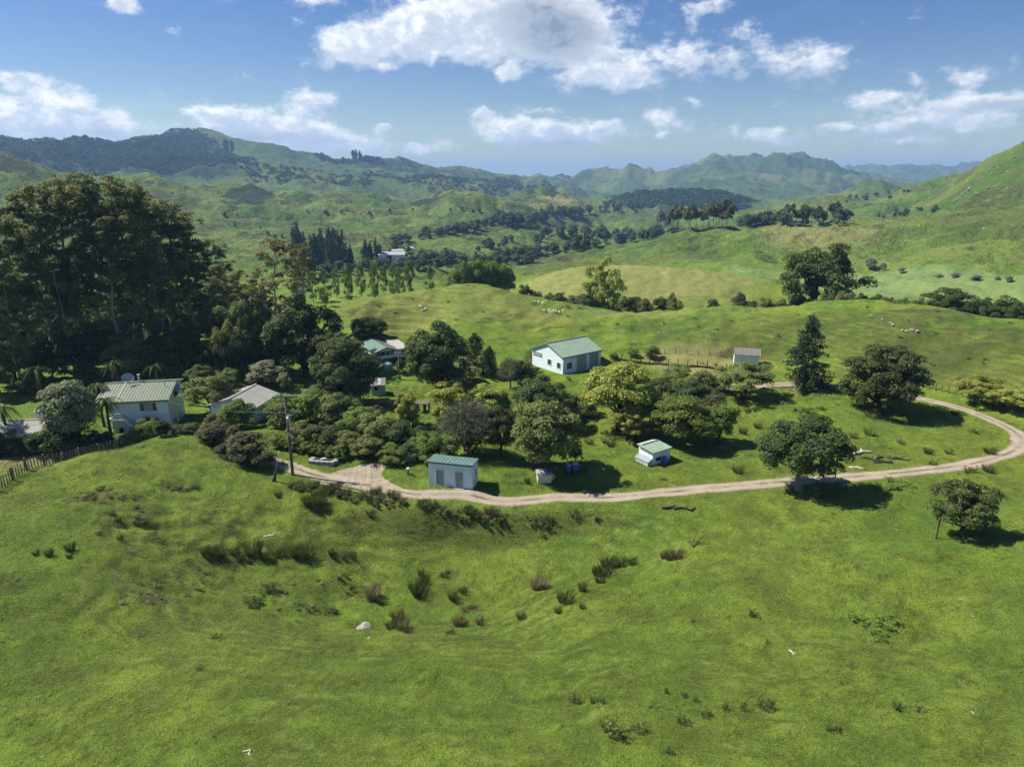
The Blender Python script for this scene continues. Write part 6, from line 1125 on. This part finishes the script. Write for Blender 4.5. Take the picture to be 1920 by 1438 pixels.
# fallen timber inside the loop
for i, (px, py, L, rz) in enumerate([(1618, 850, 3.2, .3), (1632, 862, 2.6, -.4), (1655, 866, 2.8, .2), (1668, 860, 1.8, 1.2), (1690, 862, 2.4, -.2), (1645, 858, 2.0, .8), (1606, 878, 1.8, -.5), (1585, 862, 1.6, .4), (1600, 846, 1.5, -.2)]):
    g = ground_at(px, py); o = bpy.data.objects.new('fallen_log', STK[i % 3]); COL.objects.link(o); o.location = g; o.rotation_euler = (0, random.uniform(-.1, .1), rz); o.scale = (L, L * .9, L * .9); o.material_slots[0].link = 'OBJECT'; o.material_slots[0].material = MATS['wood_bleached' if i in (0, 6, 7) else 'wood_dark']; tag(o, 'broken log in the heap of fallen timber inside the loop road', 'log', 'heap of fallen timber')
g = ground_at(1275, 953)
for i in range(2):
    o = bpy.data.objects.new('ditch_log', STK[i]); COL.objects.link(o); o.location = ground_at(1262 + i * 22, 953 + i * 2); o.scale = (2.6, 2.2, 2.2); o.material_slots[0].link = 'OBJECT'; o.material_slots[0].material = MATS['wood_dark']; tag(o, ('dark log below the road, left piece', 'dark log below the road, right piece')[i], 'log')
# ------------------------------------------------------------------ tree ferns
def fern(px, py, hp, label, fr=14, mat='leaf_fern', dead=2, fl=2.6):
    g = ground_at(px, py); m = mpp(g); h = hp * m; rg = random.Random(px); o = empty('tree_fern', g, label, 'tree fern', rz=rg.uniform(0, 6))
    bmesh_obj('trunk', lambda bm: tube(bm, [(0, 0, -.3), (.05, .02, h * .5), (0, 0, h - .5)], [.22, .17, .2], 8), 'wood_dark', o)
    for i in range(fr + dead):
        az = i * 2.399 + rg.uniform(-.2, .2); L = fl * rg.uniform(.8, 1.1); dn = i >= fr; up = rg.uniform(.5, .95) if not dn else -.2
        V = []; F = []; n = 13; dx, dy = math.cos(az), math.sin(az); pp = []
        for k in range(n + 1): t = k / n; pp.append(Vector((dx * L * t * (.95 if not dn else .5), dy * L * t * (.95 if not dn else .5), h - .5 + L * (up * t - (1.25 if not dn else 1.0) * t * t))))
        V = [p[:] for p in pp]
        for k in range(1, n + 1):
            t = k / n; w = L * .20 * math.sin(math.pi * min(1, t * .85 + .12)); d = (pp[k] - pp[k - 1]).normalized()
            for s in (-1, 1): sd = Vector((-dy * s, dx * s, -.25)).normalized(); V.append((pp[k] + d * .06 + sd * w)[:]); F.append((k - 1, k, len(V) - 1))
        me = np_mesh('frond', np.array(V), np.array(F)); set_attr(me, 'rnd', np.full(len(V), rg.random())); set_attr(me, 'tip', np.zeros(len(V))); link('frond', me, 'leaf_red' if dn else mat, o)
fern(20, 842, 86, 'tree fern with arching fronds in front of the cottage roof'); fern(-22, 850, 96, 'tree fern at the far edge of the view beside the cottage'); fern(212, 832, 92, 'tree fern in front of the left end of the farmhouse', 15, 'leaf_olive', 5, 2.5); fern(196, 800, 86, 'tree fern half hidden behind the silvery tree', 12, 'leaf_olive', 3, 2.2); fern(85, 768, 84, 'dark tree fern behind the cottage chimney', 12, 'leaf_dark'); fern(232, 768, 96, 'dark tree fern rising behind the farmhouse roof', 11, 'leaf_dark', 1); fern(300, 730, 50, 'dark tree fern at the back of the farmhouse', 11, 'leaf_dark', 1)
# ------------------------------------------------------------------ poles, wires, fences
def pole(px, py, top, label, arms, transformer=False, rz=0.):
    g = ground_at(px, py); m = mpp(g); d = math.hypot(g.x, g.y); A, S = polar(px, top); h = CAM_H + S * d - g.z; o = empty('power_pole', g, label, 'power pole', rz=rz)
    bmesh_obj('pole', lambda bm: tube(bm, [(0, 0, -.3), (0, 0, h * .5), (0, 0, h)], [.20, .165, .13], 9), 'wood_old', o); ins = []
    for (dz, L) in arms:
        a = bmesh_obj('crossarm', lambda bm: box(bm, -L / 2, L / 2, -.21, -.10, h - dz - .07, h - dz + .07), 'wood_old', o)
        bmesh_obj('brace', lambda bm: (bar(bm, (-L * .3, -.14, h - dz - .08), (0, -.14, h - dz - .6), .04), bar(bm, (L * .3, -.14, h - dz - .08), (0, -.14, h - dz - .6), .04)), 'steel', a)
        for u in (-.46, -.2, .2, .46): bmesh_obj('insulator', lambda bm: tube(bm, [(u * L, -.155, h - dz + .071), (u * L, -.155, h - dz + .16), (u * L, -.155, h - dz + .26)], [.03, .07, .04], 8), 'insulator', a); ins.append(Vector((math.cos(rz) * u * L + math.sin(rz) * .155, math.sin(rz) * u * L - math.cos(rz) * .155, h - dz + .25)) + g)
    if transformer:
        t = bmesh_obj('transformer', lambda bm: (tube(bm, [(.25, -.35, h - 3.4), (.25, -.35, h - 2.7), (.25, -.35, h - 2.6)], [.26, .26, .18], 10),), 'steel', o)
        bmesh_obj('bushing', lambda bm: (tube(bm, [(.18, -.35, h - 2.6), (.18, -.35, h - 2.35)], .05), tube(bm, [(.34, -.35, h - 2.6), (.34, -.35, h - 2.35)], .05)), 'insulator', t)
        bmesh_obj('identity_plate', lambda bm: box(bm, -.12, .12, -.185, -.172, h * .5, h * .5 + .5), 'cream_paint', o)
    return ins, g, h
I1, g1, h1 = pole(549, 890, 740, 'tall wooden power pole with two crossarms and transformer by the road', ((.15, 2.9), (2.2, 3.6)), True, .1)
I2, g2, h2 = pole(676, 756, 685, 'wooden power pole with two crossarms in front of the big dark tree', ((.15, 2.1), (1.6, 2.1)), False, .1)
I3, g3, h3 = pole(750, 712, 662, 'slim dark power pole below the woolshed', ((.1, 1.6),), False, .0)
def wire(a, b, sag, label, group=None):
    pts = [a.lerp(b, t) - Vector((0, 0, sag * 4 * t * (1 - t))) for t in np.linspace(0, 1, 14)]; o = bmesh_obj('overhead_wire', lambda bm: tube(bm, pts, .016, 4), 'wire_metal'); tag(o, label, 'wire', group)
for k in range(4): wire(I1[k], I2[k], 1.0, 'thin overhead wire strung between the roadside pole and the middle pole', 'wires between the two larger poles')
for k in range(4): wire(I2[k], I3[k], .5, 'thin overhead wire strung from the middle pole to the woolshed pole', 'wires to the woolshed pole')
hw = FOOT['house'][0] + Vector((0, 0, 2.8)); wire(I1[4], FOOT['house'][0] + FOOT['house'][1] * FOOT['house'][3] + Vector((0, 0, 4.6)), .6, 'service wire from the roadside pole to the farmhouse')
wire(hw, on_level(-40, 803, 3.4), .3, 'thin pale wire running past the cottage front', None)
def prop_post():
    g = ground_at(516, 903); o = empty('stay_post', g, 'leaning dark stay post with a pale stay rod below the power pole', 'post')
    bmesh_obj('post', lambda bm: tube(bm, [(0, 0, -.2), (.05, 0, .7), (.1, 0, 1.35)], [.15, .14, .12], 7), 'wood_dark', o); bmesh_obj('strut', lambda bm: tube(bm, [(-.35, -.1, -.1), (.05, 0, .9)], [.1, .08], 6), 'wood_dark', o); bmesh_obj('stay_rod', lambda bm: tube(bm, [(.1, 0, 1.0), (.75, .3, 3.9)], .045, 5), 'roof_zinc', o)
prop_post()
def fence(name, label, pts, post_h, post_w, spacing, batten=0, wires=4, mat='wood_old', boards=0, jitter=.03):
    P = np.array([(on_level(*q) if len(q) > 2 else ground_at(*q))[:2] for q in pts]); P = resample(P, .1) if len(P) > 2 else np.array([P[0] + (P[1] - P[0]) * t for t in np.linspace(0, 1, max(2, int(np.linalg.norm(P[1] - P[0]) / .1)))])
    rg = random.Random(len(pts)); st = int(spacing / .1); o = empty(name, (P[0][0], P[0][1], float(hz(*P[0]))), label, 'fence'); O = Vector(o.location)
    pm = bm_mesh('post', lambda bm: box(bm, -post_w / 2, post_w / 2, -post_w / 2, post_w / 2, -.3, 1)); bt = bm_mesh('batten', lambda bm: box(bm, -.03, .03, -.022, .022, .02, 1))
    pm.materials.append(MATS[mat]); bt.materials.append(MATS[mat]); posts = []
    for i in range(0, len(P), st):
        z = float(hz(*P[i])); c = bpy.data.objects.new('post', pm); COL.objects.link(c); c.parent = o; c.location = Vector((P[i][0], P[i][1], z)) - O; c.rotation_euler = (rg.gauss(0, jitter), rg.gauss(0, jitter), rg.uniform(0, 1)); c.scale = (1, 1, post_h * rg.uniform(.93, 1.07)); posts.append((i, Vector((P[i][0], P[i][1], z)) - O))
        if batten:
            for k in range(1, batten + 1):
                j = i + k * st // (batten + 1)
                if j >= len(P): break
                c = bpy.data.objects.new('batten', bt); COL.objects.link(c); c.parent = o; c.location = Vector((P[j][0], P[j][1], float(hz(*P[j])))) - O; c.rotation_euler = (rg.gauss(0, jitter), rg.gauss(0, jitter), rg.uniform(0, 1)); c.scale = (1.5, 1.5, post_h * rg.uniform(.80, .95))
    for w in range(wires): zz = post_h * (.2 + .72 * w / max(1, wires - 1)); bmesh_obj('wire', lambda bm: [tube(bm, [posts[k][1] + Vector((0, 0, zz)), posts[k + 1][1] + Vector((0, 0, zz))], .009, 3, False) for k in range(len(posts) - 1)], 'wire_metal', o)
    for k in range(len(posts) - 1):
        for b_ in range(boards): zz = .12 + b_ * .24; bmesh_obj('rail', lambda bm: bar(bm, posts[k][1] + Vector((0, -.08, zz)), posts[k + 1][1] + Vector((0, -.08, zz)), .035, .2), 'wood_dark', o)
fence('batten_fence', 'old batten and post fence along the mound in front of the cottage', [(-40, 938, 5.0), (5, 917, 4.8), (50, 893, 4.6), (80, 880, 4.45), (110, 867, 4.35), (140, 857, 4.2), (170, 847, 4.1), (200, 839, 3.95), (225, 834, 3.85)], 1.45, .17, 2.4, 5, 5, 'wood_old')
fence('roadside_fence', 'post and wire fence above the gravel road by the yellow wattles', [(1705, 722), (1760, 733), (1800, 743), (1850, 757), (1925, 778)], 1.3, .13, 1.05, 0, 3)
fence('yard_fence', 'fence with dark lower boards round the dry grass yard', [(1166, 677), (1212, 683), (1260, 686), (1310, 689), (1372, 692)], 1.35, .13, 1.9, 0, 3, 'wood_dark', 2)
fence('back_fence', 'thin post and wire fence along the back of the dry grass yard', [(1245, 664), (1300, 666), (1372, 672)], 1.1, .10, 2.2, 0, 3)
fence('barn_rail', 'short dark rail at the corner of the barn', [(1132, 690), (1142, 689)], 1.1, .14, 1.0, 0, 0, 'wood_dark', 3)
def stakes():
    g = ground_at(1798, 1006)
    for i, (px, py, tp, lb) in enumerate([(1755, 1010, 960, 'thin stake left of the young leafy tree'), (1803, 1019, 955, 'thin stake in front of the young leafy tree'), (1843, 1002, 950, 'thin stake right of the young leafy tree')]):
        p = ground_at(px, py); d = math.hypot(p.x, p.y); h = CAM_H + polar(px, tp)[1] * d - p.z; o = empty('tree_stake', p, lb, 'stake', rz=i); bmesh_obj('stake', lambda bm: box(bm, -.05, .05, -.05, .05, -.3, h), 'wood_dark', o); bmesh_obj('netting', lambda bm: [bar(bm, (0, 0, z), (g.x - p.x + (i - 1) * .0, g.y - p.y, z) if False else (.05, .35, z), .015) for z in (.3, .6, .9, 1.2)], 'wire_metal', o)
stakes()
# ------------------------------------------------------------------ sheep: one skinned body, legs tapering to the ground
def sheep_mesh():
    me = bpy.data.meshes.new('sheep'); V = [(0, 0, .62), (.28, 0, .64), (-.30, 0, .63), (.44, 0, .78), (.60, 0, .86), (.74, 0, .80)]; E = [(0, 1), (0, 2), (1, 3), (3, 4), (4, 5)]
    for x, b in ((.26, 1), (-.28, 2)):
        for s in (-1, 1): k = len(V); V += [(x, s * .13, .40), (x + .02, s * .13, .20), (x, s * .13, .0)]; E += [(b, k), (k, k + 1), (k + 1, k + 2)]
    V.append((-.46, 0, .60)); E.append((2, len(V) - 1)); me.from_pydata(V, E, []); o = bpy.data.objects.new('tmp', me); COL.objects.link(o); o.modifiers.new('s', 'SKIN'); o.modifiers.new('d', 'SUBSURF').levels = 1
    rad = [.27, .25, .26, .13, .11, .06] + [.09, .05, .04] * 4 + [.05]
    for v, r in zip(me.skin_vertices[0].data, rad): v.radius = (r, r)
    me.skin_vertices[0].data[0].use_root = True; dg = bpy.context.evaluated_depsgraph_get(); m2 = bpy.data.meshes.new_from_object(o.evaluated_get(dg)); bpy.data.objects.remove(o); m2.name = 'sheep'; m2.materials.clear(); m2.materials.append(MATS['wool']); return m2
SHP = sheep_mesh()
for i, (px, py) in enumerate([(787, 577), (792, 584), (797, 582), (790, 579), (1003, 568), (1010, 569), (1018, 571), (1021, 585), (1033, 588), (1038, 586), (1043, 587), (1049, 588), (1056, 586), (1030, 585)]):
    g = ground_at(px, py, 120); o = bpy.data.objects.new('sheep', SHP); COL.objects.link(o); o.location = g; o.scale = (.65,) * 3; o.rotation_euler = (0, 0, random.uniform(0, 6.28)); tag(o, 'white sheep grazing on the crest of the first ridge', 'sheep', 'sheep on the first ridge')
for i, (px, py) in enumerate([(1723, 426), (1845, 431), (1623, 434), (1500, 450), (1365, 447), (1697, 456), (1560, 470), (1640, 452)]):
    g = ground_at(px, py, 350); o = bpy.data.objects.new('sheep', SHP); COL.objects.link(o); o.location = g; o.scale = (1.4,) * 3; o.rotation_euler = (0, 0, random.uniform(0, 6.28)); tag(o, 'tiny white sheep on the far green slope to the right', 'sheep', 'sheep on the far slope')
# ------------------------------------------------------------------ grass (too fine to count): instanced tufts
def grass(name, seed, n, tuft_name, mat, blades, spread_, lean_, wid, hgt, lo, hi, s0, s1, rk_min):
    rg = np.random.default_rng(seed); th = rg.uniform(-.74, .74, n); r = 28 + 92 * rg.uniform(0, 1, n) ** .8; x, y = np.sin(th) * r, np.cos(th) * r
    d, _ = road_near(x, y); keep = d > 1.35
    for (px_, py_, rad, zz) in PADS: keep &= np.hypot(x - px_, y - py_) > rad * .9
    keep &= (pn(x / 3.1 + seed, y / 3.1) + .5 * pn(x / .9, y / .9)) > rg.uniform(lo, hi, n); keep &= fbm(x / 17 + seed, y / 17, 2) > rk_min; x, y = x[keep], y[keep]; z = hz(x, y)
    pm = bpy.data.meshes.new(name + '_points'); pm.from_pydata(np.c_[x, y, z].tolist(), [], [])
    rk = pn(x / 6 + 3, y / 6); a = pm.attributes.new('sc', 'FLOAT', 'POINT'); a.data.foreach_set('value', (rg.uniform(s0, s1, len(x)) * (.75 + .5 * np.clip(rk + .2, 0, 1))).astype(np.float32)); a = pm.attributes.new('rz', 'FLOAT', 'POINT'); a.data.foreach_set('value', rg.uniform(0, 6.28, len(x)).astype(np.float32))
    tuft = rush_mesh(400 + seed, blades, spread_, lean_, wid, .5, 1.0); tuft.materials.append(MATS[mat])
    for v in tuft.vertices: v.co.z *= hgt
    V = tuft.vertices
    o = link(name, pm, None, kind='stuff'); ng = bpy.data.node_groups.new(name + '_nodes', 'GeometryNodeTree'); ng.interface.new_socket('Geometry', in_out='INPUT', socket_type='NodeSocketGeometry'); ng.interface.new_socket('Geometry', in_out='OUTPUT', socket_type='NodeSocketGeometry')
    N, L = ng.nodes, ng.links; gi = N.new('NodeGroupInput'); go = N.new('NodeGroupOutput'); ip = N.new('GeometryNodeInstanceOnPoints'); m2p = N.new('GeometryNodeMeshToPoints')
    src = bpy.data.objects.new(tuft_name, tuft)
    oi = N.new('GeometryNodeObjectInfo'); oi.inputs['Object'].default_value = src
    sc = N.new('GeometryNodeInputNamedAttribute'); sc.data_type = 'FLOAT'; sc.inputs[0].default_value = 'sc'; rz = N.new('GeometryNodeInputNamedAttribute'); rz.data_type = 'FLOAT'; rz.inputs[0].default_value = 'rz'; cx = N.new('ShaderNodeCombineXYZ'); L.new(rz.outputs[0], cx.inputs[2])
    L.new(gi.outputs[0], m2p.inputs['Mesh']); L.new(m2p.outputs[0], ip.inputs['Points']); L.new(oi.outputs['Geometry'], ip.inputs['Instance']); L.new(cx.outputs[0], ip.inputs['Rotation']); L.new(sc.outputs[0], ip.inputs['Scale']); L.new(ip.outputs[0], go.inputs[0])
    md = o.modifiers.new('grass', 'NODES'); md.node_group = ng
grass('grass', 9, 150000, 'grass_tuft', 'leaf_grass', 16, .16, .9, .012, .17, -.75, .45, .5, 1.15, -9)
grass('ground_cover', 21, 26000, 'cover_tuft', 'leaf_rush', 22, .22, .9, .022, .22, .25, .95, .4, 1.2, -.15)
grass('low_weeds', 33, 16000, 'weed_tuft', 'leaf_green', 18, .2, 1.1, .03, .16, .25, .95, .5, 1.4, .0)

# ------------------------------------------------------------------ haze
def build_haze():
    zt = float(GZ.max()) + 40; zb = float(GZ.min()) - 1.5; S = 13500
    bm = bmesh.new(); bmesh.ops.create_cube(bm, size=1)
    for v in bm.verts: v.co = (v.co.x * 2 * S, v.co.y * 2 * S, zb if v.co.z < 0 else zt)
    me = bpy.data.meshes.new('haze'); bm.to_mesh(me); bm.free()
    m, N, L = new_mat('haze_air'); out = N.new('ShaderNodeOutputMaterial'); v = N.new('ShaderNodeVolumePrincipled')
    v.inputs['Color'].default_value = (.34, .58, 1.0, 1); v.inputs['Density'].default_value = HAZE; v.inputs['Anisotropy'].default_value = .1
    L.new(v.outputs[0], out.inputs['Volume'])
    o = link('haze', me, m, kind='stuff')
HAZE = 1.25e-4
build_haze()
